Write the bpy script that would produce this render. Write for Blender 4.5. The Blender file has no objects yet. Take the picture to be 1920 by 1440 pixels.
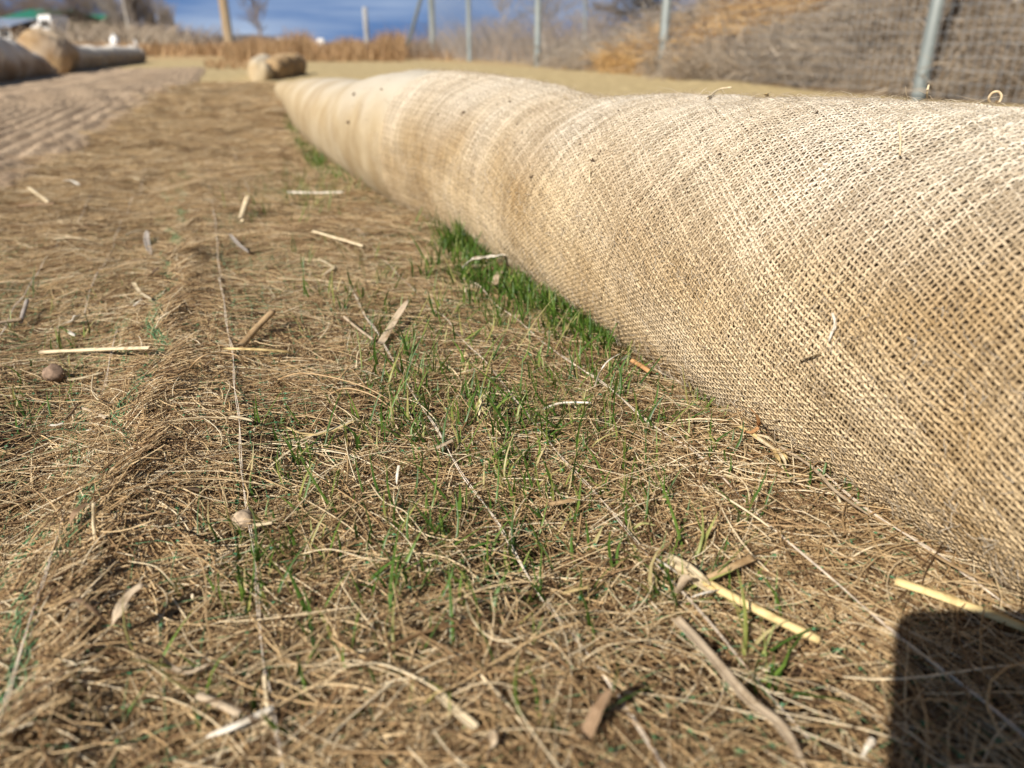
import bpy, math, random
import numpy as np
from mathutils import Vector, Matrix, Euler

C = bpy.context.scene
COL = C.collection
rng = np.random.default_rng(7)
random.seed(7)
R = math.radians

# ------------------------------------------------------------------ camera, world, sun, exposure
HC = 0.25                     # height of the lens above the mat, metres
PITCH = R(24.3)
FPX = 1400.0                  # focal length in pixels of the 1920 px wide photograph
cam_d = bpy.data.cameras.new('camera')
cam = bpy.data.objects.new('camera', cam_d); COL.objects.link(cam)
cam.location = (0, 0, HC); cam.rotation_euler = (R(90) - PITCH, 0, 0)
cam_d.sensor_width = 36; cam_d.lens = 36 * FPX / 1920
cam_d.clip_start = 0.01; cam_d.clip_end = 3000
cam_d.dof.use_dof = True; cam_d.dof.focus_distance = 0.50; cam_d.dof.aperture_fstop = 6.4
C.camera = cam

SUN_TRAVEL = Vector((0.76, 1.04, -1.0)).normalized()
sun_d = bpy.data.lights.new('sun', 'SUN'); sun = bpy.data.objects.new('sun', sun_d); COL.objects.link(sun)
sun_d.energy = 5.0; sun_d.angle = R(0.53); sun_d.color = (1.0, 0.93, 0.83)
sun.rotation_euler = SUN_TRAVEL.to_track_quat('-Z', 'Y').to_euler()
sun.location = (-5, -7, 8)

W = bpy.data.worlds.new('World'); C.world = W; W.use_nodes = True
nt = W.node_tree; nt.nodes.clear()
def N(t, typ, **kw):
    n = t.nodes.new(typ)
    for k, v in kw.items(): setattr(n, k, v)
    return n
def L(t, a, b): t.links.new(a, b)
tc = N(nt, 'ShaderNodeTexCoord')
sky = N(nt, 'ShaderNodeTexSky', sky_type='NISHITA'); sky.sun_disc = False
sky.sun_elevation = R(37.8); sky.sun_rotation = R(216); sky.ozone_density = 2.0; sky.air_density = 1.0; sky.dust_density = 0.2
mp = N(nt, 'ShaderNodeMapping'); mp.inputs['Scale'].default_value = (1.2, 1.2, 14)
no = N(nt, 'ShaderNodeTexNoise'); no.inputs['Scale'].default_value = 2.3; no.inputs['Detail'].default_value = 6
no.inputs['Roughness'].default_value = 0.55
rp = N(nt, 'ShaderNodeValToRGB'); rp.color_ramp.elements[0].position = 0.46; rp.color_ramp.elements[1].position = 0.75
L(nt, tc.outputs['Generated'], mp.inputs[0]); L(nt, mp.outputs[0], no.inputs['Vector']); L(nt, no.outputs['Fac'], rp.inputs[0])
sk = N(nt, 'ShaderNodeVectorMath', operation='SCALE'); sk.inputs['Scale'].default_value = 0.05
L(nt, sky.outputs[0], sk.inputs[0])
# a bank of blue-grey storm cloud stands low all round the horizon, streaked with paler wisps
sep = N(nt, 'ShaderNodeSeparateXYZ'); L(nt, tc.outputs['Generated'], sep.inputs[0])
mr = N(nt, 'ShaderNodeMapRange'); mr.inputs['From Min'].default_value = 0.07; mr.inputs['From Max'].default_value = 0.22
mr.inputs['To Min'].default_value = 1.0; mr.inputs['To Max'].default_value = 0.0
L(nt, sep.outputs['Z'], mr.inputs['Value'])
wisp = N(nt, 'ShaderNodeMix', data_type='RGBA'); wisp.inputs['A'].default_value = (0.085, 0.16, 0.325, 1); wisp.inputs['B'].default_value = (0.30, 0.37, 0.49, 1)
L(nt, rp.outputs[0], wisp.inputs['Factor'])
bank = N(nt, 'ShaderNodeMix', data_type='RGBA')
L(nt, mr.outputs[0], bank.inputs['Factor']); L(nt, sk.outputs[0], bank.inputs['A']); L(nt, wisp.outputs['Result'], bank.inputs['B'])
bg = N(nt, 'ShaderNodeBackground'); L(nt, bank.outputs['Result'], bg.inputs[0]); bg.inputs[1].default_value = 1.0
L(nt, bg.outputs[0], N(nt, 'ShaderNodeOutputWorld').inputs[0])

C.view_settings.view_transform = 'Standard'; C.view_settings.look = 'None'
C.view_settings.exposure = 0.56; C.view_settings.gamma = 1.0; C.view_settings.use_curve_mapping = False
C.cycles.use_denoising = True
C.cycles.max_bounces = 6; C.cycles.diffuse_bounces = 3; C.cycles.glossy_bounces = 2; C.cycles.transmission_bounces = 3; C.cycles.transparent_max_bounces = 6

# ------------------------------------------------------------------ pixel <-> place
sp, cp = math.sin(PITCH), math.cos(PITCH)
def ray(u, v):
    dx = u - 960.0; dv = v - 720.0
    return np.array([dx, FPX * cp - dv * sp, -FPX * sp - dv * cp]) / FPX
def fixed_noise(seed, n, wl0, wl1):
    r = np.random.default_rng(seed); a = r.uniform(0, 2 * np.pi, n); wl = np.exp(r.uniform(np.log(wl0), np.log(wl1), n)); ph = r.uniform(0, 2 * np.pi, n)
    return np.cos(a) * 2 * np.pi / wl, np.sin(a) * 2 * np.pi / wl, ph, wl
def wnoise(x, y, tab, power=1.0):
    kx, ky, ph, wl = tab; out = 0; tot = 0
    for i in range(len(ph)):
        w = wl[i] ** power; out = out + w * np.sin(kx[i] * x + ky[i] * y + ph[i]); tot += w * w
    return out / math.sqrt(tot)
T1 = fixed_noise(3, 14, .07, .30); T2 = fixed_noise(5, 10, .6, 2.5); T3 = fixed_noise(8, 12, .02, .06); T4 = fixed_noise(9, 12, 4, 30)
T5 = fixed_noise(15, 10, .3, 1.2)
# mat runs along (-.363,.932); q = sideways (to the right), s = along
DX, DY = -0.363, 0.932
def qs(x, y): return x * DY - y * DX, x * DX + y * DY
def xy(q, s): return q * DY + s * DX, -q * DX + s * DY
RS = np.array([.6, 1.15, 1.38, 1.75, 2.18, 2.9, 4.75, 9, 60]) * HC
RQ = np.array([-.53, -.44, -.40, -.35, -.305, -.268, -.24, -.20, -.2]) * HC
def ridge_q(s): return np.interp(s, RS, RQ)
def sstep(a, b, x):
    t = np.clip((x - a) / (b - a), 0, 1); return t * t * (3 - 2 * t)
def height(x, y):
    x = np.asarray(x, float); y = np.asarray(y, float)
    r = np.hypot(x, y); q, s = qs(x, y)
    z = 0.0042 * wnoise(x, y, T1) * (1 + .25 * sstep(1.2, 2.2, r) - .9 * sstep(3, 7, r)) + 0.008 * wnoise(x, y, T2) * sstep(.3, 2.0, r) + .03 * wnoise(x, y, T4) * sstep(12, 50, r)
    dq = q - ridge_q(s) - 0.006 * np.sin(s * 31) - .004 * np.sin(s * 67 + 1)
    fade = np.clip(1.25 - s / (9 * HC), .2, 1) * sstep(-.2, .1, s)
    hump = np.where(dq < 0, np.exp(-(dq / .020) ** 2), np.exp(-(dq / .045) ** 2))
    z = z + fade * (0.0072 * hump * (1 + .25 * np.sin(s * 43 + 2)) + .007 * sstep(-.02, .0, dq))
    return z
def ground(u, v, lift=0.0):
    d = ray(u, v); z = 0.0
    for _ in range(12):
        t = (z + lift - HC) / d[2]; x, y = d[0] * t, d[1] * t; z = .5 * z + .5 * float(height(x, y))
    return np.array([x, y, float(height(x, y)) + lift])
def zdepth(p): return p[1] * cp + (HC - p[2]) * sp
def project(P):
    X = P[..., 0]; Y = P[..., 1]; Z = P[..., 2] - HC
    d = Y * cp - Z * sp; up = Y * sp + Z * cp
    return 960 + FPX * X / d, 720 - FPX * up / d, d
def px(p, w): return w * zdepth(p) / FPX       # metres that w photograph pixels span at point p
def far(u, Y): return (u - 960) / 1536.0 * Y

# ------------------------------------------------------------------ mesh helpers
def mesh_np(name, verts, faces, smooth=True):
    me = bpy.data.meshes.new(name); verts = np.asarray(verts, np.float32).reshape(-1, 3); faces = np.asarray(faces, np.int32)
    k = faces.shape[1]; nf = len(faces)
    me.vertices.add(len(verts)); me.vertices.foreach_set('co', verts.ravel())
    me.loops.add(nf * k); me.loops.foreach_set('vertex_index', faces.ravel())
    me.polygons.add(nf); me.polygons.foreach_set('loop_start', np.arange(nf, dtype=np.int32) * k)
    me.polygons.foreach_set('use_smooth', np.full(nf, smooth))
    me.update(calc_edges=True); return me
def put(name, me, mat=None, parent=None, kind=None, label=None, cat=None, group=None):
    o = bpy.data.objects.new(name, me); COL.objects.link(o)
    if mat is not None and me is not None and not me.materials: me.materials.append(mat)
    if parent is not None: o.parent = parent
    if kind: o['kind'] = kind
    if label: o['label'] = label
    if cat: o['category'] = cat
    if group: o['group'] = group
    return o
def root(name, loc, label, cat, group=None, kind=None):
    o = put(name, None, None, None, kind, label, cat, group); o.location = loc; o.empty_display_size = .1; return o
def child(name, me, mat, par, kind=None, label=None):
    """part whose mesh is in world coordinates; moved into the parent's frame"""
    off = np.array(par.matrix_basis.translation)
    if par.parent is not None: off = off + np.array(par.parent.matrix_basis.translation)
    co = np.empty(len(me.vertices) * 3, np.float32); me.vertices.foreach_get('co', co)
    co = (co.reshape(-1, 3) - off).astype(np.float32); me.vertices.foreach_set('co', co.ravel()); me.update()
    return put(name, me, mat, par, kind, label)
def merge(parts):
    V = []; F = []; n = 0
    for v, f in parts:
        v = np.asarray(v, float).reshape(-1, 3); f = np.asarray(f)
        V.append(v); F.append(f + n); n += len(v)
    return np.concatenate(V), np.concatenate(F)
def tubes(P, rad, k=4, ref=None, flat=1.0, cap=False):
    """P (n,m,3) paths, rad (n,m) or scalar -> verts, quads"""
    P = np.asarray(P, float)
    if P.ndim == 2: P = P[None]
    n, m, _ = P.shape
    rad = np.broadcast_to(np.asarray(rad, float), (n, m)) if np.ndim(rad) != 1 or m == 1 else np.broadcast_to(np.asarray(rad, float)[None], (n, m))
    T = np.gradient(P, axis=1); T /= np.linalg.norm(T, axis=2, keepdims=True) + 1e-12
    if ref is None:
        mean = T.mean(1); ref = np.where(np.abs(mean[:, 2:3]) > .85, np.array([[1., 0, 0]]), np.array([[0, 0, 1.]]))[:, None]
    ref = np.broadcast_to(np.asarray(ref, float), P.shape)
    S = np.cross(T, ref); S /= np.linalg.norm(S, axis=2, keepdims=True) + 1e-12
    U = np.cross(S, T)
    a = np.arange(k) / k * 2 * np.pi + (np.pi / 4 if k == 4 else 0)
    ring = P[:, :, None] + rad[:, :, None, None] * (np.cos(a)[None, None, :, None] * S[:, :, None] + flat * np.sin(a)[None, None, :, None] * U[:, :, None])
    idx = np.arange(n * m * k).reshape(n, m, k)
    a0 = idx[:, :-1]; a1 = idx[:, 1:]
    q = np.stack([a0, np.roll(a0, -1, 2), np.roll(a1, -1, 2), a1], -1).reshape(-1, 4)
    if cap:
        caps = []
        for e in (0, m - 1):
            r_ = idx[:, e]
            if k == 4: caps.append(r_)
            else:
                for j in range(1, k - 2, 2): caps.append(np.stack([r_[:, 0], r_[:, j], r_[:, j + 1], r_[:, (j + 2) % k]], -1))
        q = np.concatenate([q] + caps)
    return ring.reshape(-1, 3), q
def spline(pts, m):
    pts = np.asarray(pts, float); n = len(pts)
    if n == 2: return pts[0] + (pts[1] - pts[0]) * np.linspace(0, 1, m)[:, None]
    p = np.concatenate([[2 * pts[0] - pts[1]], pts, [2 * pts[-1] - pts[-2]]]); out = []
    for t in np.linspace(0, n - 1, m):
        i = min(int(t), n - 2); f = t - i; a, b, c, d = p[i:i + 4]
        out.append(.5 * ((2 * b) + (c - a) * f + (2 * a - 5 * b + 4 * c - d) * f * f + (3 * b - a - 3 * c + d) * f ** 3))
    return np.array(out)
def box(x0, x1, y0, y1, z0, z1):
    v = np.array([[x, y, z] for z in (z0, z1) for y in (y0, y1) for x in (x0, x1)])
    return v, np.array([[0, 2, 3, 1], [4, 5, 7, 6], [0, 1, 5, 4], [2, 6, 7, 3], [0, 4, 6, 2], [1, 3, 7, 5]])

# ------------------------------------------------------------------ materials
def material(name, rough=.7, spec=.3):
    m = bpy.data.materials.new(name); m.use_nodes = True; t = m.node_tree
    b = t.nodes['Principled BSDF']; b.inputs['Roughness'].default_value = rough; b.inputs['Specular IOR Level'].default_value = spec
    return m, t, b
def ramp(t, cols):
    r = N(t, 'ShaderNodeValToRGB'); e = r.color_ramp.elements
    while len(e) < len(cols): e.new(.5)
    for i, (p, c) in enumerate(cols): e[i].position = p; e[i].color = (*c, 1)
    return r
def noise(t, scale, detail=4, rough=.6, vec=None, sc=None, coord='Object'):
    n = N(t, 'ShaderNodeTexNoise'); n.inputs['Scale'].default_value = scale; n.inputs['Detail'].default_value = detail; n.inputs['Roughness'].default_value = rough
    if vec is None: vec = N(t, 'ShaderNodeTexCoord').outputs[coord]
    if sc is not None:
        m = N(t, 'ShaderNodeMapping'); m.inputs['Scale'].default_value = sc; L(t, vec, m.inputs[0]); vec = m.outputs[0]
    L(t, vec, n.inputs['Vector']); return n
def bump(t, b, h, strength, dist):
    n = N(t, 'ShaderNodeBump'); n.inputs['Strength'].default_value = strength; n.inputs['Distance'].default_value = dist
    L(t, h, n.inputs['Height']); L(t, n.outputs[0], b.inputs['Normal']); return n
def mixc(t, f, a, b, blend='MIX'):
    m = N(t, 'ShaderNodeMix', data_type='RGBA', blend_type=blend)
    for s_, v in (('Factor', f), ('A', a), ('B', b)):
        if hasattr(v, 'links'): L(t, v, m.inputs[s_])
        elif s_ == 'Factor': m.inputs[s_].default_value = v
        else: m.inputs[s_].default_value = (*v, 1)
    return m.outputs['Result']
def island_mat(name, cols, rough=.6, spec=.3, trans=0.0, grain=True, obj=False):
    """one colour per loose strand, drawn from a ramp, with fine mottling"""
    m, t, b = material(name, rough, spec)
    g = N(t, 'ShaderNodeNewGeometry'); f = g.outputs['Random Per Island']
    if obj:
        oi = N(t, 'ShaderNodeObjectInfo'); a = N(t, 'ShaderNodeMath', operation='ADD'); L(t, f, a.inputs[0]); L(t, oi.outputs['Random'], a.inputs[1])
        fr = N(t, 'ShaderNodeMath', operation='FRACT'); L(t, a.outputs[0], fr.inputs[0]); f = fr.outputs[0]
    r = ramp(t, cols); L(t, f, r.inputs[0]); c = r.outputs[0]
    if grain:
        n = noise(t, 160, 3); rr = ramp(t, [(.3, (.7, .68, .66)), (.7, (1.15, 1.12, 1.1))]); L(t, n.outputs['Fac'], rr.inputs[0])
        c = mixc(t, 1.0, c, rr.outputs[0], 'MULTIPLY')
    L(t, c, b.inputs['Base Color'])
    if trans:
        tr = N(t, 'ShaderNodeBsdfTranslucent'); L(t, c, tr.inputs[0]); ms = N(t, 'ShaderNodeMixShader'); ms.inputs[0].default_value = trans
        L(t, b.outputs[0], ms.inputs[1]); L(t, tr.outputs[0], ms.inputs[2]); L(t, ms.outputs[0], t.nodes['Material Output'].inputs[0])
    return m
def simple(name, col, rough=.7, spec=.3, var=.25, scale=40, bmp=0, dist=.002, sc=None):
    m, t, b = material(name, rough, spec); n = noise(t, scale, 5, sc=sc)
    lo = tuple(c * (1 - var) for c in col); hi = tuple(min(1, c * (1 + var)) for c in col)
    r = ramp(t, [(.3, lo), (.7, hi)]); L(t, n.outputs['Fac'], r.inputs[0]); L(t, r.outputs[0], b.inputs['Base Color'])
    if bmp: bump(t, b, n.outputs['Fac'], bmp, dist)
    return m

M_fibre = island_mat('wood fibre', [(0, (.10, .058, .028)), (.28, (.33, .205, .10)), (.54, (.58, .405, .205)), (.8, (.77, .595, .345)), (1, (.92, .81, .58))], .55, .35, .12, obj=True)
M_green = island_mat('green plastic net', [(0, (.04, .17, .07)), (1, (.08, .27, .12))], .4, .5, .2, grain=False)
M_greenline = island_mat('pale green net strand', [(0, (.13, .34, .15)), (1, (.28, .48, .24))], .45, .5, .3, grain=False)
M_thread = island_mat('stitching yarn', [(0, (.60, .50, .38)), (1, (.78, .70, .58))], .7, .2)
M_grass = island_mat('young grass', [(0, (.045, .105, .015)), (.45, (.095, .19, .028)), (.74, (.18, .28, .05)), (.88, (.36, .36, .11)), (1, (.58, .48, .26))], .42, .45, .35)
M_bright = island_mat('bright tuft grass', [(0, (.05, .12, .015)), (.5, (.10, .20, .028)), (.85, (.19, .30, .05)), (1, (.45, .42, .16))], .42, .45, .4)
M_twigs = island_mat('grey brush twigs', [(0, (.17, .13, .095)), (.4, (.36, .295, .22)), (.8, (.49, .41, .31)), (1, (.62, .54, .44))], .8, .2, obj=True)
M_chips = island_mat('orange wood chips', [(0, (.36, .20, .07)), (.5, (.56, .36, .15)), (1, (.72, .52, .27))], .8, .2, obj=True)
M_drygrass = island_mat('tall dry grass', [(0, (.26, .16, .085)), (.5, (.42, .27, .14)), (1, (.55, .39, .22))], .7, .2, .2)
M_branch = island_mat('bare branches', [(0, (.12, .09, .07)), (1, (.27, .22, .18))], .85, .2, grain=False)
M_palebranch = island_mat('pale bare branches', [(0, (.22, .18, .15)), (1, (.38, .33, .28))], .85, .2, grain=False)
M_brown = island_mat('brown branches', [(0, (.09, .066, .05)), (1, (.20, .15, .11))], .85, .2, grain=False)
M_soil = simple('damp soil', (.085, .052, .032), .95, .1, .5, 60, .6, .004)

# ground sheet: fibre blanket, dry field and bare dirt by painted zone attributes
m, t, b = material('field ground', .9, .1); M_ground = m
at = N(t, 'ShaderNodeAttribute'); at.attribute_name = 'zone'; sepz = N(t, 'ShaderNodeSeparateColor'); L(t, at.outputs['Color'], sepz.inputs[0])
n1 = noise(t, 9, 6, .75, sc=(1, 1, 1)); n2 = noise(t, 70, 5, .8, sc=(.6, 1.3, 1))
nmat = ramp(t, [(.36, (.21, .16, .082)), (.5, (.42, .325, .17)), (.62, (.60, .48, .27))]); mm = N(t, 'ShaderNodeMath', operation='MULTIPLY_ADD'); mm.inputs[1].default_value = .55
L(t, n2.outputs['Fac'], mm.inputs[0]); mm2 = N(t, 'ShaderNodeMath', operation='MULTIPLY'); mm2.inputs[1].default_value = .45; L(t, n1.outputs['Fac'], mm2.inputs[0]); L(t, mm2.outputs[0], mm.inputs[2]); L(t, mm.outputs[0], nmat.inputs[0])
soil = ramp(t, [(.3, (.04, .025, .015)), (.7, (.11, .07, .045))]); L(t, n2.outputs['Fac'], soil.inputs[0])
fld = ramp(t, [(.3, (.33, .225, .115)), (.7, (.50, .365, .19))]); L(t, n1.outputs['Fac'], fld.inputs[0])
c = mixc(t, sepz.outputs[0], soil.outputs[0], nmat.outputs[0]); c = mixc(t, sepz.outputs[1], c, fld.outputs[0])
L(t, c, b.inputs['Base Color']); bump(t, b, n2.outputs['Fac'], .7, .006)

m, t, b = material('tracked dirt', .95, .1); M_dirt = m
n1 = noise(t, 3.5, 6, .65); n2 = noise(t, 60, 5, .7, sc=(1, 1, 1)); r1 = ramp(t, [(.3, (.38, .28, .19)), (.7, (.54, .42, .30))]); L(t, n1.outputs['Fac'], r1.inputs[0])
r2 = ramp(t, [(.3, (.6, .58, .56)), (.6, (1.05, 1.03, 1))]); L(t, n2.outputs['Fac'], r2.inputs[0])
L(t, mixc(t, 1, r1.outputs[0], r2.outputs[0], 'MULTIPLY'), b.inputs['Base Color']); bump(t, b, n2.outputs['Fac'], .8, .01)

def burlap_stain(t, base_lo, base_hi):
    """shared staining of the burlap: tan stains low on the bag, bleached towards the crown"""
    tcn = N(t, 'ShaderNodeNewGeometry')
    n = noise(t, 7, 5, .6, vec=tcn.outputs['Position']); r = ramp(t, [(.35, base_lo), (.62, base_hi)]); L(t, n.outputs['Fac'], r.inputs[0])
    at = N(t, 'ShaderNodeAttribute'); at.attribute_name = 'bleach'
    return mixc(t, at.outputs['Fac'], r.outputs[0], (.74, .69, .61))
def burlap_mat(name, weave):
    m, t, b = material(name, .9, .1)
    c = burlap_stain(t, (.44, .31, .165), (.64, .515, .345))
    if weave:
        uv = N(t, 'ShaderNodeTexCoord'); hs = []
        for ax in ((1, 0, 0), (0, 1, 0)):
            w = N(t, 'ShaderNodeTexWave', wave_type='BANDS', bands_direction='X' if ax[0] else 'Y'); w.inputs['Scale'].default_value = 75; w.inputs['Distortion'].default_value = 2.0
            L(t, uv.outputs['UV'], w.inputs['Vector']); hs.append(w.outputs['Fac'])
        mx = N(t, 'ShaderNodeMath', operation='MAXIMUM'); L(t, hs[0], mx.inputs[0]); L(t, hs[1], mx.inputs[1])
        rr = ramp(t, [(.3, (.58, .54, .48)), (.8, (.80, .79, .76))]); L(t, mx.outputs[0], rr.inputs[0]); c = mixc(t, .05, mixc(t, 1, c, (.74, .74, .71), 'MULTIPLY'), mixc(t, 1, c, rr.outputs[0], 'MULTIPLY'))
        bn = noise(t, 900, 4, .8, vec=uv.outputs['UV'], sc=(.35, 1, 1)); bump(t, b, bn.outputs['Fac'], .5, .0025)
    else:
        g = N(t, 'ShaderNodeNewGeometry'); r = ramp(t, [(0, (.74, .70, .64)), (.6, (1.05, 1.03, 1)), (1, (1.2, 1.2, 1.2))]); L(t, g.outputs['Random Per Island'], r.inputs[0])
        n = noise(t, 420, 4, .7, vec=g.outputs['Position']); r3 = ramp(t, [(.3, (.62, .6, .56)), (.65, (1.12, 1.12, 1.1))]); L(t, n.outputs['Fac'], r3.inputs[0])
        c = mixc(t, 1, c, r.outputs[0], 'MULTIPLY'); c = mixc(t, 1, c, r3.outputs[0], 'MULTIPLY'); bump(t, b, n.outputs['Fac'], .8, .0012)
    L(t, c, b.inputs['Base Color']); return m
M_yarn = burlap_mat('jute yarn', False); M_burlap = burlap_mat('woven burlap', True)
M_fuzz = island_mat('jute fuzz', [(0, (.48, .37, .24)), (.6, (.66, .54, .38)), (1, (.85, .77, .63))], .7, .3, .3, grain=False)
m, t, b = material('straw filling', .95, .1); M_fill = m
g = N(t, 'ShaderNodeNewGeometry'); n = noise(t, 330, 5, .75, vec=g.outputs['Position']); r = ramp(t, [(.30, (.22, .15, .085)), (.62, (.54, .40, .24))]); L(t, n.outputs['Fac'], r.inputs[0])
L(t, r.outputs[0], b.inputs['Base Color']); bump(t, b, n.outputs['Fac'], 1, .003)

def straw_mat(name, a, bcol, rough=.55, spec=.35):
    m, t, b = material(name, rough, spec)
    uv = N(t, 'ShaderNodeTexCoord'); n = noise(t, 30, 4, .6, vec=uv.outputs['UV'], sc=(.25, 2.5, 1)); r = ramp(t, [(.3, a), (.68, bcol)]); L(t, n.outputs['Fac'], r.inputs[0])
    n2 = noise(t, 90, 4, .7); r2 = ramp(t, [(.36, (.50, .43, .34)), (.52, (1, 1, 1))]); L(t, n2.outputs['Fac'], r2.inputs[0])
    L(t, mixc(t, .85, r.outputs[0], mixc(t, 1, r.outputs[0], r2.outputs[0], 'MULTIPLY')), b.inputs['Base Color']); bump(t, b, n.outputs['Fac'], .5, .0006); return m
MS = dict(yellow=straw_mat('yellow straw', (.56, .40, .17), (.80, .64, .32)), pale=straw_mat('pale straw', (.55, .43, .26), (.80, .68, .46)),
          white=straw_mat('bleached straw', (.60, .54, .44), (.86, .80, .68), .6, .3), tan=straw_mat('tan stem', (.34, .22, .11), (.56, .40, .22)),
          brown=straw_mat('brown leaf', (.16, .10, .055), (.34, .23, .14), .7, .2), weather=straw_mat('weathered leaf', (.32, .24, .16), (.58, .47, .33), .7, .2),
          grey=straw_mat('grey dead leaf', (.22, .18, .15), (.46, .41, .36), .8, .2), orange=straw_mat('orange bark', (.42, .21, .08), (.62, .36, .17)),
          dark=straw_mat('dark leaf', (.06, .04, .025), (.16, .11, .07), .8, .2), greenish=straw_mat('greenish blade', (.28, .30, .09), (.62, .56, .26)))

# ------------------------------------------------------------------ ground
def ground_mesh():
    r = [.05]
    while r[-1] < 9: r.append(r[-1] * 1.016 + .0004)
    while r[-1] < 1500: r.append(r[-1] * 1.09)
    r = np.array(r)
    a = np.concatenate([np.arange(-60, 60.01, .45), np.arange(63, 300, 5)]); a = np.radians(a)
    Rr, A = np.meshgrid(r, a, indexing='ij'); X = Rr * np.sin(A); Y = Rr * np.cos(A)
    Z = height(X, Y); soil_d = 0.010 * (1 - sstep(2.0, 4.0, Rr)); Z = Z - soil_d + .0025 * wnoise(X, Y, T3) * (1 - sstep(1.5, 3, Rr))
    n, k = X.shape; idx = np.arange(n * k).reshape(n, k); a0 = idx[:-1]; a1 = idx[1:]
    q = np.stack([a0, np.roll(a0, -1, 1), np.roll(a1, -1, 1), a1], -1)[..., ::-1].reshape(-1, 4)
    V = np.stack([X, Y, Z], -1).reshape(-1, 3); V = np.concatenate([V, [[0, 0, float(height(0, 0)) - .008]]])
    me = mesh_np('ground', V, q)
    Q, S = qs(X, Y)
    blanket = sstep(1.8, 3.2, Rr) ; fieldz = np.maximum(sstep(14, 19, Y + .25 * wnoise(X, Y, T2)), sstep(3.6, 5, np.abs(Q)))
    col = np.zeros((n * k + 1, 4), np.float32); col[:-1, 0] = blanket.ravel(); col[:-1, 1] = fieldz.ravel(); col[:, 3] = 1
    at_ = me.color_attributes.new('zone', 'FLOAT_COLOR', 'POINT'); at_.data.foreach_set('color', col.ravel())
    return me
put('ground', ground_mesh(), M_ground, kind='structure')

# bare dirt with machine tracks to the left, edge taken from the place where the blanket ends
edge_px = [(-120, 400), (0, 362), (110, 318), (195, 255), (280, 200), (354, 168), (380, 145), (386, 130)]
edge = np.array([ground(u, v)[:2] for u, v in edge_px])
def dirt_mesh():
    ys = np.concatenate([np.arange(edge[0, 1], 4, .012), np.arange(4, edge[-1, 1], .045)])
    yg = np.arange(edge[0, 1] - .2, edge[-1, 1] + .2, .02); eg = np.convolve(np.pad(np.interp(yg, edge[:, 1], edge[:, 0]), 20, 'reflect', reflect_type='odd'), np.ones(41) / 41, 'valid'); ex0 = np.interp(ys, yg, eg); ex = ex0 + .006 * wnoise(ys, ys * 0, T1) + .006 * np.sin(ys * 5) + .010 * wnoise(ys * 1.0, ys * .4, T3)
    ws = np.concatenate([np.arange(0, 1.3, .0075), np.arange(1.3, 5.5, .1)])
    Yg = ys[:, None] + 0 * ws[None]; Xg = ex[:, None] - ws[None] * (1 + .05 * ys[:, None])
    w = ws[None] * (1 + .05 * Yg)
    wf = ex0[:, None] - Xg
    z = height(Xg, Yg) + .009 - .7 * .0042 * wnoise(Xg, Yg, T1) * (1 - sstep(2.5, 5, np.hypot(Xg, Yg)))
    tr = np.abs(np.sin((wf + .004 * np.sin(Yg * 1.1)) * math.pi / (.05 + .008 * np.sin(wf * 7)))) ** .8
    cross = .5 + .5 * np.sin(Yg * 2 * math.pi / .05 + 9 * w)
    band = sstep(.02, .1, w) * (1 - sstep(1.0, 1.25, w))
    z = z + band * .016 * tr + .0010 * wnoise(Xg, Yg, T1) + .0009 * wnoise(Xg, Yg, T3) * (w < 1.3) * (Yg < 4)
    z = z - .011 * (1 - sstep(0, .04, w + .02 * wnoise(Xg, Yg, T3)))
    z[:, 0] -= .02; z[0] -= .02
    n, k = z.shape; idx = np.arange(n * k).reshape(n, k)
    q = np.stack([idx[:-1, :-1], idx[1:, :-1], idx[1:, 1:], idx[:-1, 1:]], -1).reshape(-1, 4)
    return mesh_np('dirt_path', np.stack([Xg, Yg, z], -1).reshape(-1, 3), q)
put('dirt_path', dirt_mesh(), M_dirt, kind='structure')
# grey road far behind
v, f = box(-120, 25, 46, 53, -.1, .07)
put('road', mesh_np('road', v, f, False), simple('grey road', (.24, .22, .21), .9, .2, .15, 1), kind='structure')
# low dark line of hills on the horizon
hx = np.linspace(-900, 900, 120); hz = 9 + 5 * np.sin(hx / 90) + 3 * np.sin(hx / 31 + 1)
V = []; Y0 = 1100
for x, z in zip(hx, hz): V += [[x, Y0, -3], [x, Y0 + 80, z], [x, Y0 + 300, -3]]
F = []
for i in range(len(hx) - 1):
    a = 3 * i; F += [[a, a + 3, a + 4, a + 1], [a + 1, a + 4, a + 5, a + 2]]
put('hills', mesh_np('hills', V, F), simple('wooded hills', (.09, .10, .11), 1, 0, .3, .02), kind='structure')

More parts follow.
